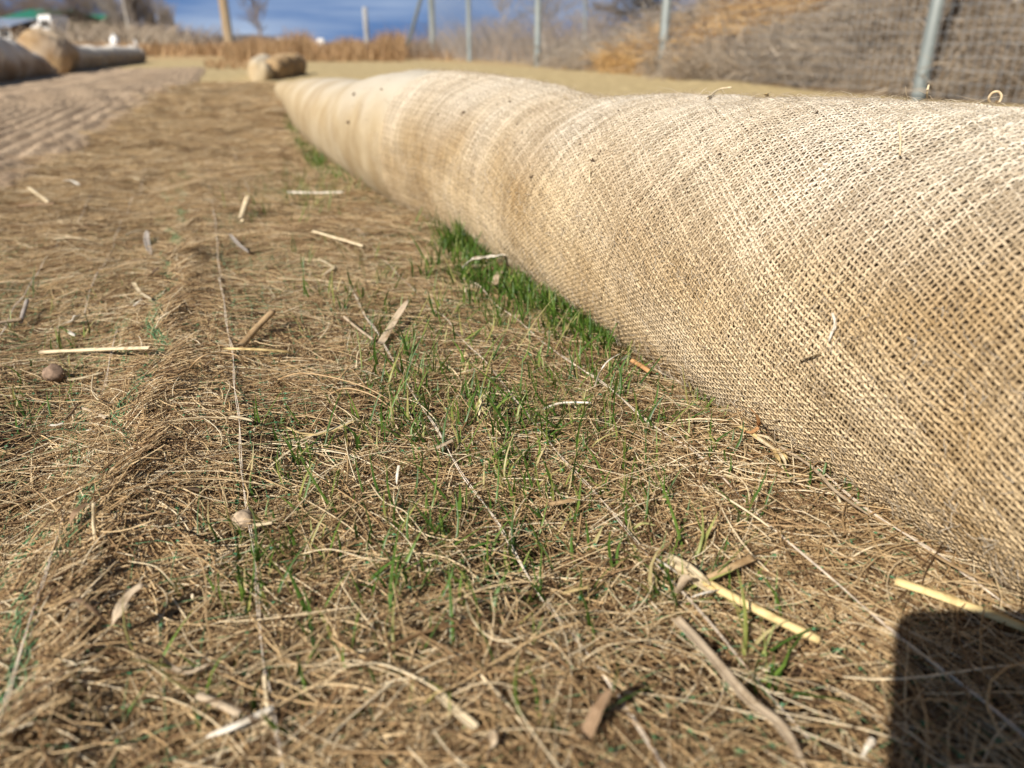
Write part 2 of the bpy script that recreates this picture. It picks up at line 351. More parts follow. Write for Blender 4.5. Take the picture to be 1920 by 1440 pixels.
# ------------------------------------------------------------------ straw wattles (burlap tubes)
l_near = 2.0
def wattle_fn(path, Hs, wid=.56, seed=0, lumps=.006):
    """path: list of (x,y) of the centre line, Hs: [(fraction, height)] -> S(frac, t) giving points on the skin"""
    path = np.asarray(path, float); seg = np.hypot(*np.diff(path, axis=0).T); cum = np.concatenate([[0], np.cumsum(seg)]); Ltot = cum[-1]
    hf = np.array([h[0] for h in Hs]); hv = np.array([h[1] for h in Hs]); _g = np.linspace(hf[0], hf[-1], 600); _v = np.interp(_g, hf, hv); kk = 31; hv = np.convolve(np.pad(_v, kk // 2, 'edge'), np.hanning(kk + 2)[1:-1] / np.hanning(kk + 2)[1:-1].sum(), 'valid'); hf = _g; tab = fixed_noise(seed + 40, 12, .14, .55); tab2 = fixed_noise(seed + 41, 10, .025, .08)
    ph = np.linspace(R(-62), R(242), 400); sq = np.where(np.sin(ph) < 0, .62 if seed == 1 else .45, .92)
    cx = -np.sign(np.cos(ph)) * np.abs(np.cos(ph)) ** sq; cz = np.sin(ph)
    arc = np.concatenate([[0], np.cumsum(np.hypot(np.diff(cx), np.diff(cz)))]); arc /= arc[-1]
    def S(l, tt):
        l = np.asarray(l, float); tt = np.asarray(tt, float); l, tt = np.broadcast_arrays(l, tt)
        x = np.interp(l, cum, path[:, 0]); y = np.interp(l, cum, path[:, 1])
        e = .06; tx = np.interp(l + e, cum, path[:, 0]) - np.interp(l - e, cum, path[:, 0]); ty = np.interp(l + e, cum, path[:, 1]) - np.interp(l - e, cum, path[:, 1])
        nn = np.hypot(tx, ty) + 1e-9; tx /= nn; ty /= nn
        Hh = np.interp(l, hf, hv); a = wid * Hh * (1.0 + .35 * (1 - Hh / hv.max()))
        u = np.interp(tt, arc, cx); w = np.interp(tt, arc, cz)
        lum = lumps * (1 - .8 * sstep(1.2, 2.2, l - l_near) * (seed == 1)) * wnoise(l, tt * Hh * 2.2, tab) + lumps * .22 * (1 - .8 * (l > 4) * (seed == 1)) * wnoise(l, tt * Hh * 2.2, tab2)
        if seed == 1:
            for lc, wd_, dp in ((4.55, .007, .007), (4.66, .012, .003)): lum = lum - dp * np.exp(-((l - lc - .03 * (tt - .4)) / wd_) ** 2) * sstep(.22, .36, tt)
        a = a + lum * np.abs(u); zz = Hh * (.47 + .53 * w) + lum * np.clip(w, 0, 1)
        X = x + ty * a * u; Yy = y - tx * a * u
        return np.stack([X, Yy, zz + height(x, y) * (0.0 if seed == 1 else 1.0) - .005], -1)
    return S, Ltot
def skin(S, l0, l1, dl, nt_, off=0.0, t0=0, t1=1, ends=(True, True)):
    ls = np.linspace(l0, l1, max(2, int((l1 - l0) / dl)) + 1); ts = np.linspace(t0, t1, nt_)
    P = S(ls[:, None], ts[None]); Nn = normals(P); P = P + Nn * off
    n, k, _ = P.shape; V = P.reshape(-1, 3); idx = np.arange(n * k).reshape(n, k)
    q = np.stack([idx[:-1, :-1], idx[:-1, 1:], idx[1:, 1:], idx[1:, :-1]], -1).reshape(-1, 4)
    uvl = np.stack([ls[:, None] + 0 * ts[None], ts[None] * .6 + 0 * ls[:, None]], -1).reshape(-1, 2)
    tz = (ts[None] + 0 * ls[:, None]).reshape(-1)
    for e, flag in ((0, ends[0]), (n - 1, ends[1])):       # close the bag with shrinking, bulging rings
        if not flag: continue
        ring = P[e]; c = ring.mean(0); c[2] = ring[:, 2].min(); sgn = -1 if e == 0 else 1
        ax = (P[min(e + 1, n - 1)] - P[max(e - 1, 0)]).mean(0); ax /= np.linalg.norm(ax); prev = idx[e]
        for j, (s_, bulge) in enumerate(((.96, .03), (.82, .065), (.55, .09), (.25, .10), (.02, .10))):
            rr = c + (ring - c) * s_ + ax * sgn * bulge; base = len(V); V = np.concatenate([V, rr]); cur = np.arange(base, base + k)
            uvl = np.concatenate([uvl, np.stack([np.full(k, ls[e] + bulge), ts * .6 * s_], -1)]); tz = np.concatenate([tz, ts * s_])
            a_ = np.stack([prev[:-1], prev[1:], cur[1:], cur[:-1]], -1); q = np.concatenate([q, a_ if sgn > 0 else a_[:, ::-1]]); prev = cur
    return V, q, uvl, tz
def normals(P):
    a = np.gradient(P, axis=0); b_ = np.gradient(P, axis=1); n = np.cross(b_, a); n /= np.linalg.norm(n, axis=-1, keepdims=True) + 1e-12
    return -n if n[..., 2][:, n.shape[1] // 2].mean() < 0 else n
def add_uv(me, uv):
    l = np.empty(len(me.loops), np.int32); me.loops.foreach_get('vertex_index', l)
    ul = me.uv_layers.new(name='UVMap'); ul.data.foreach_set('uv', uv[l].astype(np.float32).ravel())
def add_float(me, name, val):
    a = me.attributes.new(name, 'FLOAT', 'POINT'); a.data.foreach_set('value', np.asarray(val, np.float32).ravel())
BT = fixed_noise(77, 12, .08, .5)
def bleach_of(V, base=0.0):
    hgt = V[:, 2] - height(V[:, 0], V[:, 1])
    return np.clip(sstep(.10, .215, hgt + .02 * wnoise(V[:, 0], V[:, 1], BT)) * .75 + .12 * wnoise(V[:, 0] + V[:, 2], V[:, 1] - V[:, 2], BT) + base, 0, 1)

# the big wattle along the right: centre line from the place its foot meets the mat
FS = np.array([-8, .7, 1.2, 1.6, 2.2, 2.9, 3.5, 4.2, 5, 6, 7, 8.7, 10.5, 12, 15, 18, 19.5]) * HC
FQ = np.array([1.308, 1.293, 1.275, 1.244, 1.205, 1.192, 1.203, 1.135, 1.016, .931, .89, .912, 1.01, 1.165, 1.363, 1.576, 1.7]) * HC
sl = np.linspace(FS[0], FS[-1], 90); ql = np.interp(sl, FS, FQ)
ql = np.convolve(np.pad(ql, 3, 'edge'), np.ones(7) / 7, 'valid') + np.interp(sl / HC, [0, 3, 6, 9, 12, 18], [.105, .112, .125, .11, .085, .04])
main_path = np.stack(xy(ql, sl), -1)
seg = np.hypot(*np.diff(main_path, axis=0).T); cumL = np.concatenate([[0], np.cumsum(seg)])
def l_of_s(s): return np.interp(s, sl, cumL)
HY = np.array([-8, 1.3, 1.7, 2.1, 2.6, 3.1, 3.6, 4.2, 4.9, 5.5, 6.2, 7.2, 8.5, 10, 12, 14, 16.6, 18.5, 19.5]) * HC
HV = np.array([.867, .899, .923, .902, .841, .831, .83, .845, .891, .887, .825, .74, .726, .673, .595, .488, .387, .338, .198]) * HC
hl = l_of_s(HY)
S_main, L_main = wattle_fn(main_path, list(zip(hl, HV)), seed=1, lumps=.0042)
wattle_main = root('straw_wattle', (main_path[20][0], main_path[20][1], 0), 'long lumpy burlap straw wattle running from lower right beside the green grass', 'straw wattle', None)
LB = l_of_s(5.0 * HC)      # woven yarn geometry up to here, weave in the material beyond
V, q, uv, tz = skin(S_main, 0, LB + .06, .012, 90, -.0032, ends=(True, False)); me = mesh_np('filling', V, q); child('filling', me, M_fill, wattle_main)
V, q, uv, tz = skin(S_main, LB, L_main, .015, 80, 0, ends=(False, True)); me = mesh_np('burlap_cover', V, q); add_uv(me, uv); add_float(me, 'bleach', bleach_of(V, -.05)); child('burlap_cover', me, M_burlap, wattle_main)

GIRTH = float(np.linalg.norm(np.diff(S_main(np.full(400, l_of_s(2 * HC)), np.linspace(0, 1, 400)), axis=0), axis=1).sum())
_a = np.linspace(0, LB + 1, 1500); _tau = np.interp(_a, l_of_s(np.array([.3, 1.2, 2.2, 2.9, 3.6, 4.4, 5.5, 7.0]) * HC), [.34, .42, .44, .32, .10, -.03, -.05, -.02])
_phi = np.cumsum(_tau) * (_a[1] - _a[0]); _phi -= np.interp(l_of_s(3.4 * HC), _a, _phi)
def frame(l, tt):
    Pm = S_main(l, tt); E = S_main(l, tt + .012) - Pm; Fv = S_main(l + .006, tt) - Pm; Nn = NSIGN * np.cross(E, Fv); Nn /= np.linalg.norm(Nn, axis=-1, keepdims=True); return Pm, Nn
NSIGN = 1.0
_p, _n = frame(np.array([1.2]), np.array([.5])); NSIGN = 1.0 if _n[0, 2] > 0 else -1.0
def weave():
    """a plain weave: two families of yarns passing over and under each other; the cloth lies askew on the bag, turned by the angle tau"""
    P0 = .0029; l0 = l_of_s(.35 * HC); l1 = LB + .01; t1 = .57; amp = .00052
    def place(a, b_):
        tau = np.interp(a, _a, _tau); g_ = b_ + np.interp(a, _a, _phi); l = a - tau * (g_ - .17)
        g_ = g_ + .0014 * wnoise(l + 3, g_ + 1, WT); l = l + .0014 * wnoise(l, g_, WT)
        return l, g_ / GIRTH
    out = []; na = int((l1 - l0 + .25) / P0); bmin, bmax = -.28, .66; nb = int((bmax - bmin) / P0)
    def smooth(n_, m_): j = rng.normal(0, .00020, (n_, m_)); return (j + np.roll(j, 1, 1) + np.roll(j, -1, 1)) / 1.6
    for fam in (0, 1):
        ny, nc = (nb, na) if fam == 0 else (na, nb)
        i = np.arange(nc * 2); j = np.arange(ny)[:, None]; jit = smooth(ny, len(i)) + rng.normal(0, .00028, (ny, 1))
        if fam == 0: a = l0 - .12 + i[None] * P0 / 2 + 0 * j; b_ = bmin + j * P0 + jit
        else: b_ = bmin + i[None] * P0 / 2 + 0 * j; a = l0 - .12 + j * P0 + jit
        l, tt = place(a, b_); ok = (tt > -.002) & (tt < t1) & (l > l0) & (l < l1)
        Pm, Nn = frame(l, np.clip(tt, 0, 1)); sg = np.where(i[None] % 2 == 0, np.where((i[None] // 2 + j) % 2 == 0, 1., -1.), 0.) * (1 if fam == 0 else -1)
        Pm = Pm + Nn * (amp * sg)[..., None]
        th = (.00090 if fam == 0 else .00080) * np.exp(rng.normal(0, .14, (ny, 1))) * (1 + .15 * np.clip(rng.normal(0, 1, (ny, len(i))), -2, 2))
        V, q = tubes(Pm, th, 3, ref=Nn, flat=.75)
        okv = np.repeat(ok.ravel(), 3); q = q[okv[q].all(1)]; used = np.zeros(len(V), bool); used[q.ravel()] = True; mp_ = np.cumsum(used) - 1
        out.append((V[used], mp_[q]))
    return merge(out)
WT = fixed_noise(60, 12, .06, .4)
V, q = weave(); me = mesh_np('burlap_weave', V, q); add_float(me, 'bleach', bleach_of(V)); child('burlap_weave', me, M_yarn, wattle_main, kind='stuff')

def fuzz(n, l0, l1, t0, t1, lmin, lmax, wid, tpow=1.0):
    l = rng.uniform(l0, l1, n); tt = t0 + (t1 - t0) * rng.uniform(0, 1, n) ** tpow
    P = S_main(l, tt); E = S_main(l, tt + .01) - P; Fv = S_main(l + .006, tt) - P; Nn = NSIGN * np.cross(E, Fv); Nn /= np.linalg.norm(Nn, axis=-1, keepdims=True)
    E /= np.linalg.norm(E, axis=-1, keepdims=True); Fv /= np.linalg.norm(Fv, axis=-1, keepdims=True)
    a = rng.uniform(0, 2 * np.pi, n); Tn = np.cos(a)[:, None] * E + np.sin(a)[:, None] * Fv
    Ln = rng.uniform(lmin, lmax, n)[:, None]; out = rng.uniform(.0, .75, n)[:, None]; k = rng.normal(0, .7, n)[:, None]
    B = np.cross(Tn, Nn); pts = []
    for f_ in (0, .5, 1):
        pts.append(P + Nn * .001 + Ln * (Tn * f_ * (1 - .35 * out) + Nn * out * (f_ - .45 * f_ * f_) + B * k * f_ * f_ * .5))
    return tubes(np.stack(pts, 1), wid * np.array([1, .9, .4]), 3)
parts = [fuzz(4000, l_of_s(.4 * HC), l_of_s(5.2 * HC), .0, .24, .004, .012, .00016), fuzz(7000, l_of_s(.4 * HC), l_of_s(5 * HC), .2, .6, .003, .010, .00013),
         fuzz(900, l_of_s(.9 * HC), l_of_s(6 * HC), .44, .60, .006, .018, .00016), fuzz(900, l_of_s(.4 * HC), l_of_s(4 * HC), 0, .10, .005, .013, .0002)]
V, q = merge(parts); child('burlap_fuzz', mesh_np('burlap_fuzz', V, q), M_fuzz, wattle_main, kind='stuff')

# other wattles, farther off: (name label, axis points, heights, bleach, end)
def far_wattle(label, axis, H0, seed, hprof=None, fill_end=False, group=None, lift=0):
    axis = np.asarray(axis, float); Lq = np.hypot(*(axis[-1] - axis[0])); hp = hprof or [(0, .8), (.15, 1), (.35, .92), (.55, 1), (.8, .93), (1, .82)]
    S, Lt = wattle_fn(axis, [(f_ * Lq, h_ * H0) for f_, h_ in hp], seed=seed, lumps=.018, wid=.56)
    r_ = root('straw_wattle', (axis[0][0], axis[0][1], lift), label, 'straw wattle', group)
    V, q, uv, tz = skin(S, 0, Lt, .03, 50); V = V + np.array([0, 0, lift]); me = mesh_np('burlap_cover', V, q); add_uv(me, uv); add_float(me, 'bleach', bleach_of(V, .05 if fill_end is not True else -.55))
    child('burlap_cover', me, {False: M_burlap, True: M_gold, 'painted_shade': M_painted_shade}[fill_end], r_)
    # gathered tie round the end of the bag
    P = S(np.full(41, Lt - .05), np.linspace(0, 1, 41)); P[:, 2] += lift
    v_, f_ = tubes(P, .006, 4); child('tie_cord', mesh_np('tie_cord', v_, f_), M_thread, r_)
    return r_
m, t, b = material('dark golden burlap', .9, .1); M_gold = m
c = burlap_stain(t, (.27, .175, .09), (.42, .29, .155)); L(t, c, b.inputs['Base Color']); nn = noise(t, 60, 5); bump(t, b, nn.outputs['Fac'], .4, .01)  # darker, more golden base colours than the plain burlap
m, t, b = material('burlap with painted shade', .9, .1); M_painted_shade = m
L(t, burlap_stain(t, (.27, .19, .125), (.40, .30, .205)), b.inputs['Base Color']); nn = noise(t, 60, 5); bump(t, b, nn.outputs['Fac'], .4, .01)  # grey dirty burlap, darkened further to paint the left wattles' shade into it
gR, gL = 'wattles along the right of the mat', 'wattles along the left of the dirt path'
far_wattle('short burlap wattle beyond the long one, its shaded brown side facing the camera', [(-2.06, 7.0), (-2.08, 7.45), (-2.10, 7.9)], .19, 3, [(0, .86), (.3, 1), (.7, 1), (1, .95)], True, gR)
far_wattle('farthest pale sunlit burlap wattle on the mat near the utility pole', [(-2.10, 6.75), (-2.30, 7.5), (-2.5, 8.4)], .18, 4, None, False, gR)
far_wattle('nearest grey shaded burlap wattle at the far left, sloping down to its end', [(-3.75, 4.6), (-4.15, 6.2), (-4.34, 7.0), (-4.40, 7.7)], .41, 5, [(0, 1), (.35, 1), (.58, .96), (.76, .76), (.9, .5), (1, .22)], 'painted_shade', gL)
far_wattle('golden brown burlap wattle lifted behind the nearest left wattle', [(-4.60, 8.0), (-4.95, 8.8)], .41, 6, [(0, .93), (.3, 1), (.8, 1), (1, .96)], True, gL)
far_wattle('middle burlap wattle of the left row, lying past the golden one', [(-4.88, 8.5), (-5.15, 9.4), (-5.55, 10.6)], .335, 7, [(0, .95), (.3, 1), (.6, .8), (1, .72)], 'painted_shade', gL)
far_wattle('last burlap wattle at the far end of the left row', [(-5.35, 10.0), (-5.95, 12.2), (-6.45, 14.0)], .27, 8, [(0, .9), (.2, 1), (.45, .9), (.65, 1), (.8, .9), (1, .95)], 'painted_shade', gL)

# ------------------------------------------------------------------ erosion blankets: fibres (instanced tufts), net, stitching
def make_tile(seed, ns, rad, lmin, lmax, w, zt, segs=7):
    r = np.random.default_rng(seed); c0 = r.uniform(-1, 1, (ns, 2)) * rad; a = r.uniform(0, 2 * np.pi, ns); Ln = r.uniform(lmin, lmax, ns); k = r.normal(0, 1, ns) * 14 + r.normal(0, 1, ns) * 10
    k2 = r.normal(0, 260, ns); f_ = np.linspace(-.5, .5, segs + 1); s_ = f_[None] * Ln[:, None]; ang = a[:, None] + k[:, None] * s_ + k2[:, None] * s_ * s_
    ds = (Ln / segs)[:, None]; x = np.cumsum(np.cos(ang) * ds, 1); y = np.cumsum(np.sin(ang) * ds, 1); x += c0[:, :1] - x.mean(1, keepdims=True); y += c0[:, 1:] - y.mean(1, keepdims=True)
    z0 = r.uniform(-.4, 1, (ns, 1)) * zt; z = z0 + (r.normal(0, .5, (ns, 1)) * f_[None] + np.abs(r.normal(0, .55, (ns, 1))) * (.25 - f_[None] ** 2) * 2) * zt
    P = np.stack([x, y, z], -1); wd = w * np.exp(r.normal(0, .28, (ns, 1))) * (1 - .3 * np.abs(2 * f_[None]) ** 3)
    return tubes(P, wd, 3, flat=.7)
tiles = bpy.data.collections.new('fibre_tufts')
for i in range(8):
    V, q = make_tile(100 + i, 185, .048, .022, .088, .00028, .0056)
    o = bpy.data.objects.new('fibre_tuft', mesh_np('fibre_tuft', V, q)); o.data.materials.append(M_fibre); tiles.objects.link(o)
for i in range(8, 12):
    V, q = make_tile(100 + i, 75, .020, .016, .042, .00027, .0026)
    o = bpy.data.objects.new('fibre_tuft_short', mesh_np('fibre_tuft_short', V, q)); o.data.materials.append(M_fibre); tiles.objects.link(o)
def scatter(name, pts, rots, scl, idx, coll, parent, kind='stuff', label=None, cat=None):
    me = bpy.data.meshes.new(name); me.vertices.add(len(pts)); me.vertices.foreach_set('co', np.asarray(pts, np.float32).ravel())
    a = me.attributes.new('rot', 'FLOAT_VECTOR', 'POINT'); a.data.foreach_set('vector', np.asarray(rots, np.float32).ravel())
    a = me.attributes.new('scl', 'FLOAT', 'POINT'); a.data.foreach_set('value', np.asarray(scl, np.float32))
    a = me.attributes.new('idx', 'INT', 'POINT'); a.data.foreach_set('value', np.asarray(idx, np.int32))
    o = put(name, me, None, parent, kind, label, cat)
    g = bpy.data.node_groups.new(name, 'GeometryNodeTree'); g.interface.new_socket('Geometry', in_out='INPUT', socket_type='NodeSocketGeometry'); g.interface.new_socket('Geometry', in_out='OUTPUT', socket_type='NodeSocketGeometry')
    gi = g.nodes.new('NodeGroupInput'); go = g.nodes.new('NodeGroupOutput'); io = g.nodes.new('GeometryNodeInstanceOnPoints'); ci = g.nodes.new('GeometryNodeCollectionInfo')
    ci.inputs['Collection'].default_value = coll; ci.inputs['Separate Children'].default_value = True; ci.inputs['Reset Children'].default_value = True
    def na(nm, ty):
        n = g.nodes.new('GeometryNodeInputNamedAttribute'); n.data_type = ty; n.inputs['Name'].default_value = nm
        return next(s for s in n.outputs if s.enabled and s.name == 'Attribute')
    e = g.nodes.new('FunctionNodeEulerToRotation'); g.links.new(na('rot', 'FLOAT_VECTOR'), e.inputs[0]); g.links.new(e.outputs[0], io.inputs['Rotation'])
    g.links.new(na('scl', 'FLOAT'), io.inputs['Scale']); g.links.new(na('idx', 'INT'), io.inputs['Instance Index']); io.inputs['Pick Instance'].default_value = True
    g.links.new(gi.outputs[0], io.inputs['Points']); g.links.new(ci.outputs[0], io.inputs['Instance']); g.links.new(io.outputs[0], go.inputs[0])
    md = o.modifiers.new('scatter', 'NODES'); md.node_group = g
    return o
def align(nx, ny, nz, yaw):
    out = []
    for a, b_, c_, w_ in zip(nx, ny, nz, yaw):
        qn = Vector((0, 0, 1)).rotation_difference(Vector((a, b_, c_)).normalized()); out.append((qn.to_matrix() @ Matrix.Rotation(w_, 3, 'Z')).to_euler())
    return np.array([[e.x, e.y, e.z] for e in out])
gloc = ground(900, 900)
blanket_r = root('erosion_blanket', tuple(gloc), 'tan wood fibre erosion blanket between the raised ridge and the long wattle', 'erosion blanket')
gl = ground(80, 1000); blanket_l = root('erosion_blanket', tuple(gl), 'tan wood fibre erosion blanket left of the raised ridge, dark soil showing through', 'erosion blanket')
def fibre_points(side):
    pts = []; sc = []
    for r0, r1, dens, s_ in ((.12, 1.1, 420, 1.0), (1.1, 1.9, 430, 1.15), (1.9, 3.2, 230, 1.6), (3.2, 6.5, 70, 2.6)):
        A = math.radians(124) * (r1 * r1 - r0 * r0) / 2; n = int(A * dens); r = np.sqrt(rng.uniform(r0 * r0, r1 * r1, n)); a = np.radians(rng.uniform(-56, 68, n) - 6)
        pts.append(np.stack([r * np.sin(a), r * np.cos(a)], -1)); sc.append(s_ * rng.uniform(.8, 1.25, n))
    P = np.concatenate(pts); sc = np.concatenate(sc); q_, s_ = qs(P[:, 0], P[:, 1]); rq = ridge_q(s_)
    ok = (q_ > rq) if side > 0 else (q_ <= rq)
    # not under the wattle (it lies on the mat) nor on the bare dirt
    fq = np.interp(s_, FS, FQ) + .06; ok &= (q_ < fq)
    ex = np.interp(P[:, 1], edge[:, 1], edge[:, 0]); ok &= ~((P[:, 1] > edge[0, 1]) & (P[:, 0] < ex + .05 * sstep(1.5, 3, P[:, 1])))
    if side < 0: ok &= rng.uniform(0, 1, len(P)) < np.where(np.hypot(P[:, 0], P[:, 1]) < 1.0, .78, 1)
    P = P[ok]; sc = sc[ok]
    # the folded lip of the right blanket is made of its own short, dense tufts
    q_, s_ = qs(P[:, 0], P[:, 1]); near = (np.abs(q_ - ridge_q(s_) - .004) < .030) & (s_ < 2.2); P = P[~near]; sc = sc[~near]
    short_n = 0
    if side > 0:
        n = 2600; s2 = rng.uniform(.12, 2.2, n); q2 = ridge_q(s2) + rng.uniform(-.045, .052, n); x2, y2 = xy(q2, s2); P = np.concatenate([P, np.stack([x2, y2], -1)]); sc = np.concatenate([sc, rng.uniform(.9, 1.3, n)]); short_n = n
    e = .01; hx_ = (height(P[:, 0] + e, P[:, 1]) - height(P[:, 0] - e, P[:, 1])) / (2 * e); hy_ = (height(P[:, 0], P[:, 1] + e) - height(P[:, 0], P[:, 1] - e)) / (2 * e)
    Z = height(P[:, 0], P[:, 1]) + rng.uniform(-.004, .002, len(P)); rot = align(-hx_, -hy_, np.ones(len(P)), rng.uniform(0, 6.28, len(P)))
    ix = rng.integers(0, 8, len(P))
    if short_n: ix[-short_n:] = rng.integers(8, 12, short_n)
    return np.column_stack([P, Z]), rot, sc, ix
for side, bl in ((1, blanket_r), (-1, blanket_l)):
    P, rot, sc, ix = fibre_points(side); scatter('wood_fibres', P - np.array(bl.location), rot, sc, ix, tiles, bl)

def over_ground(q_, s_, lift):
    x, y = xy(q_, s_); return np.stack([x, y, height(x, y) + lift], -1)
def net(q0, q1, s0, s1, edge_fn):
    mesh = .0152; parts = []; knots = []
    nq = int((q1 - q0) / mesh); nsn = int((s1 - s0) / mesh); sub = 2
    def node(i, j): return (q0 + i * mesh + .0022 * np.sin(j * .7 + i * 1.9) + .0025 * np.sin(i * .37 + j * .21), s0 + j * mesh + .0022 * np.sin(i * .9 + j * 1.3) + .003 * np.sin(i * .33))
    jj = np.arange(0, nsn * sub + 1) / sub
    for i in range(nq + 1):
        qv, sv = node(i, jj); P = over_ground(qv, sv, .0035 + .0016 * np.sin(jj * 2.1 + i) + rng.normal(0, .0004, len(jj)))
        keep = edge_fn(qv, sv); parts += run(P, keep, .00019)
    ii = np.arange(0, nq * sub + 1) / sub
    for j in range(nsn + 1):
        qv, sv = node(ii, j); P = over_ground(qv, sv, .0035 + .0016 * np.sin(ii * 2.3 + j) + rng.normal(0, .0004, len(ii)))
        keep = edge_fn(qv, sv); parts += run(P, keep, .00019)
    I, J = np.meshgrid(np.arange(nq + 1), np.arange(nsn + 1), indexing='ij'); qv, sv = node(I.ravel(), J.ravel()); ok = edge_fn(qv, sv); P = over_ground(qv, sv, .0048)[ok]
    # four-pointed little knots
    n = len(P); a = rng.uniform(0, 6.28, n); rr = .00132 * np.exp(rng.normal(0, .2, n)); vs = []
    for k in range(8):
        rad = rr * (1.0 if k % 2 == 0 else .38); an = a + k * np.pi / 4; vs.append(P + np.stack([rad * np.cos(an), rad * np.sin(an), rng.normal(0, .0002, n)], -1))
    top = P + np.array([0, 0, .0008]); V = np.stack(vs + [top], 1).reshape(-1, 3); base = np.arange(n)[:, None] * 9
    q_ = np.concatenate([base + np.array([[k, (k + 1) % 8, (k + 2) % 8, 8]]) for k in (0, 2, 4, 6)]); 
    return merge(parts), (V, q_)
def run(P, keep, r):
    out = []; idx = np.flatnonzero(keep)
    if len(idx) < 3: return out
    for g_ in np.split(idx, np.flatnonzero(np.diff(idx) > 1) + 1):
        if len(g_) > 2: out.append(tubes(P[g_], r, 3))
    return out
dist_ok = lambda q_, s_: (s_ ** 2 + q_ ** 2 < 1.5 ** 2)
er = lambda q_, s_: (q_ > ridge_q(s_) - .012) & (q_ < np.interp(s_, FS, FQ) + .03) & (s_ > .1)
el = lambda q_, s_: (q_ < ridge_q(s_) + .012) & (s_ > .1)
for bl, e_, q0, q1, s1 in ((blanket_r, er, -.17, .42, 1.75), (blanket_l, el, -.75, -.03, 1.3)):
    (V, q), (V2, q2) = net(q0, q1, .12, s1, e_)
    child('net_strands', mesh_np('net_strands', V, q), M_greenline, bl, kind='stuff'); child('net_knots', mesh_np('net_knots', V2, q2, False), M_green, bl, kind='stuff')
# extra net bunched along the ridge lip
parts = []
for k in range(44):
    sv = np.linspace(.15, 2.0, 300); qv = ridge_q(sv) - .034 + k * .00095 + .004 * np.sin(sv * (19 + k * 3) + k) + .006 * np.sin(sv * 31)
    parts.append(tubes(over_ground(qv, sv, .0045 + .0015 * np.sin(sv * 90 + k)), .00034, 3))
V, q = merge(parts); child('net_selvedge', mesh_np('net_selvedge', V, q), M_greenline, blanket_r, kind='stuff')
# stitching threads, each a part: where each crosses the line v=1000 of the photograph, with where it begins and ends
for X0, s0, s1, bl, w in ((-.995, .1, .75, blanket_l, .0009), (-.584, .1, 4.2, blanket_r, .0010), (-.042, .1, .78, blanket_r, .0011), (.235, .15, 1.25, blanket_r, .0009),
                          (.53, .1, .80, blanket_r, .0012), (.822, .1, .80, blanket_r, .0012), (-1.45, .5, 3.6, blanket_l, .0009), (-1.15, .82, 3.8, blanket_l, .0009), (-.30, 1.1, 4.5, blanket_r, .0009)):
    q0, sx = qs(X0 * HC, 1.397 * HC); n = int((s1 - s0) / .005); sv = np.linspace(s0, s1, n); ps = []
    base = q0 + .0012 * np.sin(sv * 11 + X0 * 9) + .0006 * np.sin(sv * 43 + X0)
    for k in (0, 1):
        qv = base + (.0006 if k else -.0006) * np.sin(sv * 45 + X0 * 5 + .6 * k) ; ps.append(tubes(over_ground(qv, sv, (.0058 if abs(X0 + .042) < .01 or abs(X0 - .235) < .01 else .0074) + .0012 * np.sin(sv * 23 + X0 * 7) + .0006 * np.sin(sv * 60 + k)), w * .31, 4))
    V, q = merge(ps); child('stitch_thread', mesh_np('stitch_thread', V, q), M_thread, bl)

# ------------------------------------------------------------------ loose litter placed one by one
def strip_mesh(P, w, kind):
    """w: full widths along the path; kind: reed (round, hollow), leaf (thin trough), flat (thin curled), split (half reed)"""
    P = np.asarray(P, float); m_ = len(P); T = np.gradient(P, axis=0); T /= np.linalg.norm(T, axis=1, keepdims=True); S_ = np.cross(T, [0, 0, 1.]); S_ /= np.linalg.norm(S_, axis=1, keepdims=True); U = np.cross(S_, T)
    w = np.broadcast_to(w, (m_,))
    if kind == 'reed':
        a = np.arange(8) / 8 * 2 * np.pi; prof = [(math.cos(x) * .5, math.sin(x) * .42 + .42) for x in a]
    elif kind == 'leaf':
        up = [(-.5, .15), (-.27, .03), (0, 0), (.27, .05), (.5, .20)]; prof = up + [(x * .98, y + .035) for x, y in reversed(up)]
    elif kind == 'split':
        up = [(-.5, .0), (-.38, .25), (0, .38), (.38, .25), (.5, 0.)]; prof = up[::-1] + [(x * .8, y - .09) for x, y in up]; prof = prof[::-1]
    else:
        up = [(-.5, .02), (-.2, .06), (.2, .03), (.5, .08)]; prof = up + [(x, y + .06) for x, y in reversed(up)]
    prof = np.array(prof); k = len(prof); V = P[:, None] + w[:, None, None] * (prof[None, :, :1] * S_[:, None] + prof[None, :, 1:] * U[:, None])
    idx = np.arange(m_ * k).reshape(m_, k); q = np.stack([idx[:-1], np.roll(idx[:-1], -1, 1), np.roll(idx[1:], -1, 1), idx[1:]], -1).reshape(-1, 4)
    caps = []
    for r_ in (idx[0], idx[-1]):
        if kind == 'reed': caps += [[r_[0], r_[1], r_[2], r_[3]], [r_[0], r_[3], r_[4], r_[5]], [r_[0], r_[5], r_[6], r_[7]]]
        else:
            for j in range(k // 2 - 1): caps.append([r_[j], r_[j + 1], r_[k - 2 - j], r_[k - 1 - j]])
    q = np.concatenate([q, np.array(caps)])
    uv = np.stack([np.repeat(np.linspace(0, 1, m_), k), np.tile(np.linspace(0, 1, k), m_)], -1)
    return V.reshape(-1, 3), q, uv
def piece_path(pix, lifts=.006, m_=14, wob=0.0):
    if np.isscalar(lifts): lifts = [lifts] * len(pix)
    P = spline([ground(u, v, l) for (u, v), l in zip(pix, lifts)], m_)
    if wob: P = P + rng.normal(0, wob, P.shape)
    return P
